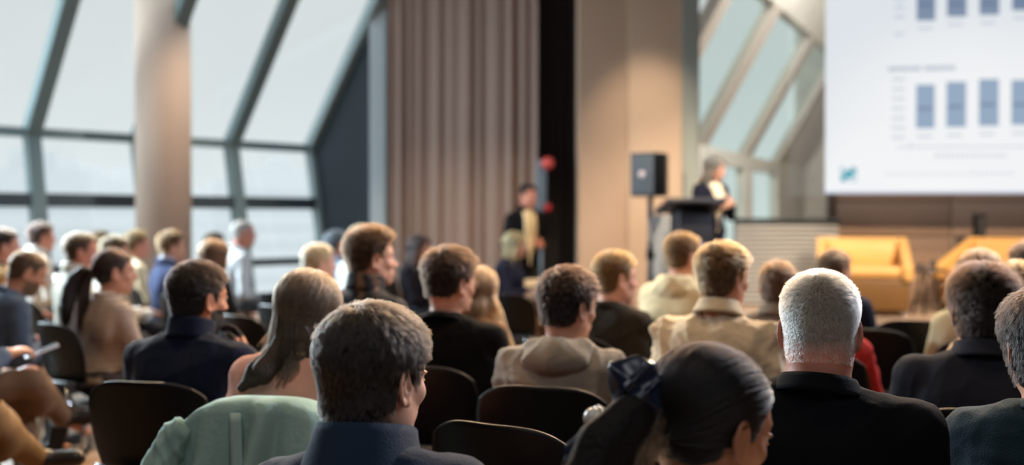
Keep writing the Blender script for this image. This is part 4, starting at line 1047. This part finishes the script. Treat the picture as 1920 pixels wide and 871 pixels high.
# ------------------------------------------------------------------ chairs
def make_chair():
    root = empty('shell_chair'); bp = BLACKP()
    gp = mat('dark_grey_shell', (34, 39, 44), .32, spec=.6)
    n, m = 25, 22; G = np.zeros((n, m, 3))
    for i in range(n):
        u = -1+2*i/(n-1)
        for j in range(m):
            t = j/(m-1); z = .585+.315*t
            hw = .205+.022*math.sin(t*PI*.9)-.0; 
            cr = 1-abs(u)**6*.0; zc = z-(.055*max(0, t-.55)/.45)*abs(u)**4
            y = -.205-.055*t+.055*(u*u); G[i, j] = (u*hw, y, zc)
    MB().sheet(G, .009).build('backrest', bp, root)
    G = np.zeros((n, m, 3))
    prof = [(-.245, .600), (-.256, .575), (-.258, .54), (-.245, .50), (-.215, .465), (-.16, .447), (-.08, .440), (0, .440), (.08, .444), (.15, .448), (.20, .446), (.222, .436), (.228, .424)]
    py = np.interp(np.linspace(0, 12, m), range(13), [p[0] for p in prof]); pz = np.interp(np.linspace(0, 12, m), range(13), [p[1] for p in prof])
    for i in range(n):
        u = -1+2*i/(n-1)
        for j in range(m): G[i, j] = (u*(.205 if j < 7 else .225)*(.94+.06*min(1, j/6)), py[j]+.045*u*u*max(0, 1-j/8), pz[j]+.018*abs(u)**3*min(1, j/7))
    MB().sheet(G, .010).build('seat', gp, root)
    fr = MB(); ch = CHROME()
    for s in (-1, 1):
        fr.tube([(s*.17, -.235, .60), (s*.19, -.245, .50), (s*.20, -.20, .428), (s*.20, .0, .418), (s*.20, .19, .418)], .010, 8)
    fr.tube([(-.20, .12, .418), (.20, .12, .418)], .009, 8); fr.tube([(-.20, -.13, .418), (.20, -.13, .418)], .009, 8)
    fr.build('frame', ch, root)
    for sx in (-1, 1):
        for sy, y0, y1 in ((-1, -.15, -.24), (1, .17, .24)):
            lg = MB().tube([(sx*.20, y0, .418), (sx*.225, y0+(y1-y0)*.3, .36), (sx*.245, y1, .012)], .010, 8).build('leg', ch, root)
            MB().lathe([(0, 0), (.014, 0), (.015, .015), (.012, .02), (0, .02)], (sx*.245, y1, 0), 12).build('foot_cap', bp, lg)
    return root
CH0 = []
def chair_at(loc, rz, z, label, dy=0, group='black shell chairs of the audience'):
    if not CH0: CH0.append(make_chair()); o = CH0[0]
    else: o = copy_tree(CH0[0])
    o.location = (loc[0], loc[1], z); o.rotation_euler = (0, 0, rz); o.location += Matrix.Rotation(rz, 3, 'Z')@Vector((0, dy-.035, 0)); o.scale = (1, 1, .965)
    tag(o, label, 'chair', group); return o
# ------------------------------------------------------------------ the audience, nearest first
BK = 'black shell chair '
NAVY = (20, 30, 48)
CROSS = {1: ((.10, .44, .66), (-.20, .62, .42), (-.2, .9, -.35)), -1: ((-.13, .42, .53), (-.12, .46, .10), (-.1, 1, 0))}
CROSS2 = {-1: ((-.06, .46, .67), (.26, .60, .44), (.3, .9, -.4)), 1: ((.15, .42, .53), (.14, .46, .10), (.1, 1, 0))}
people = [
 dict(x=1538, y=509, d=2.2, hd=20, hy=-2, hp=4, res=.003, top=(10, 13, 18), kind='tee', collar='crew', short='the white-haired man', cl=.018, shrug=.02, wide=1.28, sw=.205, neck=1.15, boxy=1, tip=3,
      label='heavy man from behind with cropped white hair and black t-shirt', ns=42000, hair=(238, 214, 186), tt=0.013, ts=0.005, len=0.02, fwd=.15, lift=.75, rad=0.00038, skin='ruddy', clump=0.35, jit=.22, legcol=(30, 34, 44), fold=.006, nstyle=0, nclump=14, capd=0.6, spike=0.012, style='cropped', spikes=2500, spikelen=0.016, hs=0.96),
 dict(x=703, y=572, d=1.88, hd=14, hy=24, hp=2, res=.003, top=(40, 54, 74), kind='fleece', collar='turtle', short='the man in the blue-grey fleece', wide=1.12, sw=.19,
      label='grey-haired man in blue-grey fleece with high collar, closest head at lower centre', ns=32000, hair=(50, 44, 40), tt=0.013, ts=0.009, len=.042, fwd=.1, lift=.3, rad=.00055, skin='fair', clump=0.6, fold=.006, style='short', quiff=0.001, capd=0.5, nclump=20, tip=-4, spikes=5000, spikelen=0.02, tousle=0.0025, hs=1.03),
 dict(x=1336, y=645, d=1.64, hd=36, hy=26, hp=16, res=.003, fem=True, top=(196, 206, 208), kind='blouse', collar='crew', short='the woman with the navy bow', hs=1.0,
      label='dark-haired woman with head bowed and a navy bow in her ponytail', ns=22000, hair=(14, 10, 10), style='ponytail', tie=-0.035, fall=.36, ptk=1.35, skin='tan', lean=10, rad=.00055, clump=0.8, tailcol=(112, 84, 60)),
 dict(x=1842, y=502, d=3.1, hd=22, hy=-12, hp=2, res=.0038, top=(40, 42, 50), kind='blazer', collar='blazer', short='the man in the charcoal blazer', wide=1.22, sw=.205,
      label='tousled dark-haired man seen from behind in a charcoal blazer', ns=16000, hair=(38, 27, 22), tt=.024, ts=.012, len=.042, lift=.7, jit=.4, rad=.00065, clump=0.45, skin='ruddy', style='full', tousle=.004, fold=.007, spikes=5000, spike=0.014, spikelen=0.045),
 dict(x=1964, y=548, d=2.35, hd=22, hy=-14, hp=8, res=.0038, top=(34, 52, 62), kind='fleece', collar='crew', short='the teal-sweater person at the right edge', wide=1.05,
      label='dark-haired person in dark teal top cut off by the right edge', ns=14000, hair=(32, 28, 28), tt=.024, ts=.016, len=.05, rad=.00065, style='full', clump=0.5),
 dict(x=372, y=491, d=3.6, hd=12, hy=28, hp=2, res=.0042, top=(15, 27, 50), kind='fleece', collar='stand', short='the bearded man in navy', wide=1.15, sw=.195, beard=1, skin='tan',
      label='bearded dark-haired man in navy pullover resting his chin on his hand', ns=9000, hair=(28, 22, 21), tt=.020, ts=.009, len=.024, rad=.0008, handres=.005, hands=(1,), chinhand=1, clump=0.4),
 dict(x=576, y=508, d=3.12, hd=8, hy=16, hp=4, hr=4, res=.0042, fem=True, top=(216, 160, 142), kind='knit', collar='crew', short='the woman in the pink sweater',
      label='woman with long ash-brown hair and a salmon pink sweater', ns=15000, hair=(92, 74, 60), style='long', fall=0.15, rad=.0008, fold=.008, shrug=.01, wide=1.12, sw=.17, boxy=1, tip=0, sway=-0.16),
 dict(x=845, y=468, d=3.95, hd=16, hy=32, hp=2, res=.0045, top=(9, 10, 12), kind='jumper', collar='crew', short='the man with glasses', wide=1.15, sw=.20, glasses=1, boxy=1,
      label='man with glasses and thick wavy dark hair in a plain black jumper', ns=9000, hair=(48, 34, 26), tt=.032, ts=.006, len=.034, rad=.0009, style='high', tousle=.003, quiff=.006, clump=0.5),
 dict(x=1066, y=504, d=3.5, hd=16, hy=36, hp=4, res=.0045, top=(150, 140, 126), kind='hoodie', collar='hood', short='the boy in the hoodie', wide=1.08,
      label='young dark-haired man in a loose greige hooded top', ns=8000, hair=(44, 31, 25), tt=.026, ts=.011, len=.034, rad=.0009, fwd=.9, fold=0.022, style='short', quiff=.006),
 dict(x=1357, y=457, d=3.85, hd=28, hy=28, hp=0, res=.0045, top=(212, 194, 166), kind='shirt', collar='shirt', short='the man in the cream shirt', wide=1.3, sw=.205, boxy=1,
      label='broad sandy-haired man in a cream shirt creased across the back', ns=9000, hair=(130, 92, 56), tt=.026, ts=.008, len=.028, rad=.0009, style='short', tousle=.003, fold=0.032, clump=.6),
 dict(x=697, y=429, d=4.45, hd=34, hy=30, hp=-2, res=.005, top=(34, 36, 44), kind='jacket', collar='stand', short='the man with the undercut', beard=0, camo=1,
      label='tall man with dark undercut hair in a dark camouflage patterned jacket', ns=7000, hair=(70, 50, 36), tt=.036, ts=.006, len=.036, rad=.0007, style='high', quiff=.012, clump=.6, fwd=.8, skin='fair'),
 dict(x=1545, y=535, d=4.3, hd=26, hy=10, res=.006, top=(160, 42, 38), kind='jacket', collar='stand', short='the person in red', fem=True, wide=1.2,
      label='person in a red jacket sitting directly in front of the white-haired man', hair=(70, 50, 40), ns=0, style='bob', glasses=1),
 dict(x=1155, y=470, d=4.8, hd=40, hy=30, hp=0, res=.0055, top=(44, 40, 34), kind='tee', collar='crew', short='the man in the dark olive top', wide=1.15, boxy=1,
      label='fair-haired man in a dark olive top looking right', ns=5000, hair=(138, 96, 54), tt=.020, ts=.008, len=.022, rad=.0008, skin='fair'),
 dict(x=1282, y=436, d=5.6, hd=38, hy=24, res=.006, top=(232, 218, 178), kind='hoodie', collar='hood', short='the man in the cream hoodie', wide=1.15, boxy=1,
      label='man with short ginger-brown hair in a pale cream hooded top', ns=4000, hair=(128, 86, 48), tt=.022, ts=.006, len=.022, rad=.0009, fold=.012),
 dict(x=1460, y=489, d=4.9, hd=28, hy=4, res=.006, top=(122, 112, 100), kind='jacket', collar='shirt', short='the man in the taupe shirt',
      label='brown-haired man in a taupe shirt between the cream shirt and the white hair', ns=4000, hair=(96, 66, 44), tt=.018, ts=.010, len=.022, rad=.0009),
 dict(x=1566, y=467, d=6.0, hd=34, hy=26, res=.006, top=(34, 38, 54), kind='blazer', collar='blazer', short='the man in the navy suit', wide=1.2,
      label='man in a dark navy suit sitting before the yellow armchair', ns=3000, hair=(110, 78, 52), tt=.018, ts=.008, len=.02, rad=.001),
 dict(x=1836, y=468, d=4.7, hd=18, hy=-4, res=.006, top=(200, 190, 156), kind='knit', collar='crew', short='the woman in the cream knit', fem=True, hs=1.04,
      label='brown-haired woman in a pale cream knit before the right armchair', ns=4000, hair=(104, 72, 46), style='bob', tt=.026, rad=.0009, wide=1.15),
 dict(x=1908, y=492, d=3.65, hd=20, hy=4, res=.0055, top=(186, 158, 130), kind='shirt', collar='shirt', short='the man in the striped shirt', stripes=1, wide=1.1,
      label='curly light-brown-haired man in a beige striped shirt near the right edge', ns=4000, hair=(124, 88, 54), tt=.022, ts=.01, len=.03, rad=.0008, tousle=.003),
 dict(x=1925, y=452, d=5.3, hd=14, hy=0, res=.007, top=(60, 50, 44), kind='jacket', collar='crew', short='the far right person',
      label='dark brown-haired person furthest back at the right edge', ns=1500, hair=(66, 48, 38), rad=.001),
 dict(x=216, y=465, d=5.35, hd=40, hy=22, hp=2, res=.006, fem=True, top=(190, 172, 156), kind='knit', collar='crew', short='the woman in the striped sweater', stripes=2,
      label='woman with a long dark ponytail and a finely striped beige sweater', ns=5000, hair=(44, 32, 28), style='ponytail', fall=.36, tie=-.01, rad=.0008, legcol=(60, 50, 44), handres=.007),
 dict(x=50, y=467, d=5.7, hd=46, hy=10, hp=24, res=.006, top=(78, 90, 108), kind='jumper', collar='crew', short='the man with the buzz cut', beard=1, skin='tan', wide=1.1, lean=18,
      label='bearded man with a buzz cut looking down, in a slate blue jumper', ns=2500, hair=(120, 90, 62), tt=.006, ts=.004, len=.006, rad=.0009),
 dict(x=152, y=435, d=6.8, hd=50, hy=16, res=.007, top=(214, 208, 192), kind='shirt', collar='shirt', short='the man in the white shirt before the column', skin='ruddy',
      label='man with short brown hair in profile wearing an off-white shirt', ns=1800, hair=(96, 74, 54), tt=.016, ts=.008, len=.02, rad=.0012),
 dict(x=78, y=416, d=8.7, hd=48, hy=4, res=.007, top=(226, 218, 206), kind='shirt', collar='shirt', short='the dark-haired man by the window mullion', skin='ruddy',
      label='dark brown-haired man in a white shirt in front of the left mullion', ns=1200, hair=(70, 46, 36), tt=.022, ts=.008, len=.02, rad=.0013),
 dict(x=8, y=428, d=7.4, hd=46, hy=14, res=.007, top=(188, 128, 70), kind='shirt', collar='crew', short='the person in orange', camo=2,
      label='dark-haired person in an orange and black patterned top at the left edge', ns=1200, hair=(60, 44, 34), rad=.0013, skin='ruddy'),
 dict(x=190, y=431, d=9.4, hd=50, hy=0, res=.009, top=(150, 160, 170), kind='shirt', collar='crew', short='the person far back', 
      label='sandy-haired person mostly hidden, far back by the windows', ns=0, hair=(140, 104, 60)),
 dict(x=216, y=441, d=7.5, hd=48, hy=8, res=.008, top=(232, 226, 212), kind='jumper', collar='crew', short='the person in white behind the ponytail',
      label='brown-haired person in a white jumper just behind the ponytail woman', ns=900, hair=(110, 84, 54), rad=.0013),
 dict(x=257, y=431, d=8.9, hd=50, hy=10, res=.008, top=(226, 212, 176), kind='jumper', collar='crew', short='the person in pale yellow', skin='ruddy',
      label='person in a pale yellow jumper with ginger and black hair before the column', ns=900, hair=(120, 84, 36), rad=.0013),
 dict(x=323, y=434, d=8.2, hd=54, hy=10, res=.007, top=(62, 70, 98), kind='blazer', collar='blazer', under=(200, 206, 220), short='the man in the blue blazer', 
      label='man with a brown fringe in a slate blue blazer beside the column', ns=1800, hair=(120, 82, 46), tt=.03, ts=.006, len=.03, rad=.0013, style='high', quiff=.01),
 dict(x=403, y=449, d=7.3, hd=38, hy=6, res=.008, top=(36, 34, 36), kind='jumper', collar='crew', short='the brown bob', fem=True,
      label='woman with a straight brown bob in a black jumper', ns=1500, hair=(108, 74, 50), style='bob', rad=.0013),
 dict(x=403, y=434, d=9.6, hd=50, hy=0, res=.009, top=(90, 90, 96), kind='jumper', collar='crew', short='the hidden person by the window',
      label='person whose brown hair just shows above the brown bob', ns=0, hair=(130, 100, 70)),
 dict(x=456, y=412, d=8.9, hd=54, hy=14, res=.008, top=(206, 208, 208), kind='shirt', collar='crew', short='the bald man', skin='ruddy', lean=14,
      label='bald man with a red face in a pale grey shirt before the window', ns=0, hair=(190, 186, 180), style='bald', hairtop=.004),
 dict(x=598, y=455, d=6.4, hd=48, hy=14, res=.007, top=(190, 200, 208), kind='shirt', collar='crew', short='the grey-blond man', skin='fair',
      label='man with thin grey-blond hair in a light shirt left of the undercut', ns=1800, hair=(206, 184, 144), tt=.012, ts=.009, len=.02, rad=.0011),
 dict(x=632, y=431, d=8.6, hd=52, hy=8, res=.008, top=(186, 204, 222), kind='shirt', collar='shirt', short='the grey-haired person', skin='ruddy',
      label='person with blue-grey hair in a pale blue shirt beside the dark end wall', ns=900, hair=(128, 142, 156), rad=.0013),
 dict(x=680, y=421, d=8.0, hd=48, hy=6, res=.008, top=(232, 230, 224), kind='jumper', collar='crew', short='the blond person in white', fem=True,
      label='blond person in a white jumper behind the man with the undercut', ns=900, hair=(222, 190, 140), style='bob', rad=.0013),
 dict(x=786, y=442, d=9.2, hd=104, hy=10, res=.008, top=(30, 26, 30), kind='jumper', collar='crew', short='the long-haired woman by the curtain', fem=True,
      label='woman with long black hair facing right in front of the curtain', ns=1500, hair=(40, 28, 26), style='long', fall=.22, rad=.0013, skin='tan'),
 dict(x=894, y=500, d=4.9, hd=34, hy=10, res=.008, top=(110, 84, 60), kind='jumper', collar='crew', short='the long-haired woman behind the glasses man', fem=True,
      label='woman with long light brown hair mostly hidden behind the black jumper', ns=1500, hair=(132, 96, 64), style='long', fall=.28, rad=.0011),
 dict(x=966, y=434, d=9.35, hd=108, hy=-6, res=.007, top=(38, 38, 52), kind='jumper', collar='crew', short='', fem=True, chair=False, lean=10, z=.045,
      label='blonde woman in a dark top seated in the cream armchair', ns=2000, hair=(206, 158, 96), style='bob', rad=.0013, handres=.008, legs=CROSS, legcol=(150, 120, 100)),
 dict(x=-110, y=470, d=4.5, hd=58, hy=0, hp=16, res=.009, top=(96, 112, 134), kind='shirt', collar='crew', short='the legs in brown', 
      label='seated person in brown trousers holding a white phone, left edge', ns=0, legcol=(104, 80, 60), legs=CROSS, handres=.006, hands=(1,), phone=1, hair=(80, 60, 48)),
 dict(x=-240, y=470, d=3.65, hd=62, hy=0, res=.010, top=(60, 60, 70), kind='jumper', collar='crew', short='the khaki knees',
      label='seated person in khaki trousers, one knee inside the lower left corner', ns=0, legcol=(120, 92, 58), legs=CROSS, hair=(80, 60, 48)),
]
for sp in people:
    if sp.get('chinhand'):
        J0 = build_pose(dict(sp, k=.95))[0]
        ch = J0['C']+J0['R']@(v3(.03, .085, -.118)); sp['wr'] = {1: (ch+v3(.105, -.02, -.135), (-.42, .05, 1), (-.8, -.5, -.1), .6, .5, (.6, .2, -1))}
    if sp.get('phone'): sp['wr'] = {1: ((.12, .34, .78), (-.35, .85, .2), (-.2, .2, -1), .6, .6)}
    if sp.get('camo') == 1: sp['topmat'] = camo_mat('camouflage_cloth', [(24, 28, 38), (96, 74, 58), (52, 40, 38)], 9)
    if sp.get('camo') == 2: sp['topmat'] = camo_mat('orange_patterned_cloth', [(206, 140, 74), (222, 176, 112), (38, 28, 24)], 14)
    if sp.get('stripes'): sp['topmat'] = mat('striped_cloth_%d' % sp['stripes'], sp['top'], .85, bump=.2, wave=(12 if sp['stripes'] == 2 else 16, 'Z', (128, 108, 98) if sp['stripes'] == 2 else (150, 116, 90), .35, .6))
    person(sp)
BY = {sp['short']: sp for sp in people}
# ------------------------------------------------------------------ the standing man and the woman speaking
person(dict(x=990, y=344, d=10.6, hd=150, hy=-10, seated=False, res=.008, top=(20, 20, 24), kind='jacket', collar='blazer', short='', bib=((236, 214, 170), .075), handres=.009, legcol=(20, 20, 24),
            label='standing man in a black jacket and cream shirt before the black curtain', ns=1200, hair=(36, 28, 26), rad=.0013, skin='ruddy',
            wr={-1: ((-.10, .22, 1.12), (.75, .4, .2), (.2, -.9, 0), .6, .5), 1: ((.27, .08, .86), (.0, .15, -1), (-1, 0, 0), .4, .4)}))
person(dict(x=1340, y=292, d=9.82, hd=150, hy=-18, hp=4, seated=False, z=.42, tall=.94, res=.007, fem=True, top=(32, 34, 50), kind='jacket', collar='blazer', short='', bib=((240, 226, 198), .07), handres=.007, legcol=(22, 34, 62),
            label='blonde woman in dark jacket and white top speaking beside the lectern', ns=3000, hair=(240, 216, 176), style='long', fall=.10, rad=.0013, skin='fair',
            wr={-1: ((-.075, .26, 1.12), (.85, .35, .25), (-.1, -1, 0), .7, .5), 1: ((.085, .26, 1.10), (-.85, .35, .2), (.1, -1, 0), .7, .5)}))
# ------------------------------------------------------------------ bow in the ponytail
def bow(sp):
    J = sp['J']; root = sp['root']; R = J['R']; t = J['tie']; T = lambda x, y, z: t+R@v3(x, y, z)
    sat = mat('navy_satin', (18, 30, 54), .28, sheen=.1, bump=.1, bscale=30)
    hair = [c for c in children(root) if c.name.startswith('hair')][0]
    o0 = None
    for s, (cx, cy, cz, an) in ((-1, (-.034, -.046, -.036, -.7)), (1, (-.012, -.030, .052, .45))):
        b = R@Rot(.5, an, 0); c = v3(cx, cy, cz)
        pr = [ell(T(*(c*.7)), (.022, .036, .046), b, .02), ell(T(*(c*1.45)), (.022, .052, .048), b, .02), ell(T(*(c*1.5+v3(-.022, -.01, 0))), (.012, .034, .022), b, .015, 's')]
        bb = np.array([bound(x[0]) for x in pr]); l_, h_ = bb[:, 0].min(0)-.02, bb[:, 1].max(0)+.02
        f = field_of(pr, *[np.arange(l_[i], h_[i], .004) for i in range(3)], 0); V, Qs = nets(f)
        V = displaced(V, Qs, folds(V, .016, 4+s, 2.2)); o = link('bow_loop', npmesh('bow_loop', V, Qs), sat, root)
        G = np.zeros((8, 14, 3))
        for i in range(8):
            for j in range(14):
                q = j/13; G[i, j] = T(s*(.01+.035*q)+(i/7-.5)*.05*(.5+q), -.03-.02*q+.006*math.sin(i*1.5+q*5), 0)+v3(0, 0, -.17*q)
        MB().sheet(G, .003).build('bow_tail', sat, root)
    MB().lathe([(0, -.02), (.016, -.017), (.02, 0), (.016, .017), (0, .02)], tuple(T(0, -.02, .004)), 20).build('bow_knot', sat, root)
    pc = T(-.046, -.085, .004)
    MB().lathe([(.0, -.016)]+[(.0175*math.cos(a), .0175*math.sin(a)) for a in np.linspace(-1.4, 1.4, 13)]+[(0, .0175)], tuple(pc), 24).build('pearl', mat('pearl', (226, 220, 208), .15, coat=.6), root)
    m = MB()
    for k in range(14):
        a = 2*PI*k/14; p = pc+R@v3(.019*math.cos(a), .004, .019*math.sin(a)); m.lathe([(0, -.004), (.004, 0), (0, .004)], tuple(p), 8)
    m.tube([tuple(pc+R@v3(.019*math.cos(a), .004, .019*math.sin(a))) for a in np.linspace(0, 2*PI, 25)], .0025, 6)
    m.build('pearl_setting', mat('silver', (210, 210, 214), .2, metal=1), root)
bow(BY['the woman with the navy bow'])
# ------------------------------------------------------------------ loose chairs
for x, ytop, d, hd, lb in ((938, 803, 2.62, 30, 'empty black chair beside the blue-grey fleece, lowest at centre'), (1625, 640, 4.85, 22, 'empty black chair between the white hair and the charcoal blazer'),
                           (1722, 612, 5.25, 20, 'empty black chair below the small side table on the stage'), (138, 590, 6.25, 40, 'black chair with a grey lower edge left of the striped sweater'),
                           (450, 582, 5.55, 38, 'dark grey chair between the navy pullover and the pink sweater'), (520, 545, 7.3, 38, 'dark grey chair below the bottom window rail'),
                           (950, 558, 7.1, 30, 'grey chair below the cream armchair'), (-50, 852, 2.42, 45, 'black chair of which only the tip shows, lower left corner')):
    p = at(x, 500, d); h = math.radians(hd); c = v3(p[0]+.24*math.sin(h), d+.24*math.cos(h), 0)
    chair_at(c, -h, 0, lb)
# ------------------------------------------------------------------ mint jacket over the chair of the woman in pink
def draped_jacket(sp):
    rt = sp['root']; root = empty('draped_jacket', tuple(rt.location), rt.rotation_euler.z, 'mint green jacket hung over the chair of the pink sweater woman', 'jacket')
    mt = mat('mint_cotton', (150, 184, 178), .85, bump=.25, bscale=60, var=.06)
    n, m = 61, 34; G = np.zeros((n, m, 3))
    for i in range(n):
        u = -1+2*i/(n-1)
        for j in range(m):
            t = j/(m-1)              # 0 inside the backrest, over the top, down the back
            zt = .885-.055*abs(u)**3
            if t < .15: y = -.205; z = zt-.10*(1-t/.15)
            elif t < .27: a = PI*(t-.15)/.12; y = -.262+.057*math.cos(a); z = zt+.014*math.sin(a)
            else:
                q = (t-.27)/.73; y = -.319-.075*q; z = zt-.50*q
            q = max(0, (t-.2)/.8); w_ = .205+.10*q+.03*math.sin(q*3)
            am = .042*q**.7
            G[i, j] = (u*w_+.008*math.sin(9*q+u*4), y-am*math.sin(u*10.5+2.2*math.sin(q*2+u))-am*.5*math.sin(u*19+q*3)+.045*u*u*(1-q), z+.012*math.sin(u*7)*q)
    MB().sheet(G, .006).build('body', mt, root)
    # sleeve hanging at the left, strap-like placket, hem
    pts = [(-.235, -.30, .80), (-.275, -.325, .70), (-.30, -.335, .56), (-.315, -.34, .42), (-.31, -.35, .34)]
    sl = field_of([cone(v3(*pts[i]), v3(*pts[i+1]), (.045, .052, .050, .045)[i], (.052, .05, .045, .04)[i], .02) for i in range(4)], np.arange(-.40, -.15, .008), np.arange(-.44, -.2, .008), np.arange(.26, .88, .008))
    V, Qs = nets(sl); V = displaced(V, Qs, folds(V, .014, 8, 1.6)); link('sleeve', npmesh('sleeve', V, Qs), mt, root)
    for x0, nm in ((-.05, 'placket'),):
        G = np.zeros((4, 20, 3))
        for i in range(4):
            for j in range(20):
                q = j/19; u = x0+.03*q+(i-1.5)*.010; uu = u/(.215+.12*q); am = .042*q**.7
                G[i, j] = (u, -.327-.075*q-am*math.sin(uu*10.5+2.2*math.sin(q*2+uu))-am*.5*math.sin(uu*23+q*3)-.004, .868-.50*q)
        MB().sheet(G, .004).build(nm, mat('mint_placket', (170, 198, 192), .8), root)
    for s in (-1, 1):
        pass
draped_jacket(BY['the woman in the pink sweater'])
# ------------------------------------------------------------------ small things in hands and on laps
def world_of(sp, p):
    rt = sp['root']; return Vector(rt.location)+Matrix.Rotation(rt.rotation_euler.z, 3, 'Z')@Vector(p)
sp = BY['the legs in brown']; W = sp['J']['W1']+sp['J']['Wf1']*.12+v3(-.01, .03, -.005); p = world_of(sp, W)
ph = empty('phone', tuple(p), sp['root'].rotation_euler.z, 'white phone held above the brown crossed leg at the left edge', 'phone')
R_ = Matrix.Rotation(.35, 3, 'X')
MB().box((0, .02, -.02), (.075, .15, .009), R=R_, bev=.004).build('case', mat('white_phone_case', (226, 230, 234), .3), ph)
MB().box((0, .02, -.0145), (.068, .138, .002), R=R_, bev=.0008).build('screen', mat('phone_screen', (150, 165, 180), .1), ph)
r = np.random.default_rng(2)
for nm, lb in (('the brown bob', 'white sheets of paper on the lap of the woman with the bob'), ('the man in the olive lap', '')):
    if nm not in BY: continue
    sp = BY[nm]; p = world_of(sp, (.05, .34, .64)); pp = empty('paper_sheets', tuple(p), sp['root'].rotation_euler.z+.3, lb, 'papers')
    for k in range(3):
        G = np.array([[(-.105+.21*i/7+.004*k, -.148+.296*j/9, .004*k+.012*math.sin(i*.5+k)+.02*(j/9)) for j in range(10)] for i in range(8)]); MB().sheet(G, .0012).build('sheet', mat('white_paper', (226, 230, 238), .7), pp)
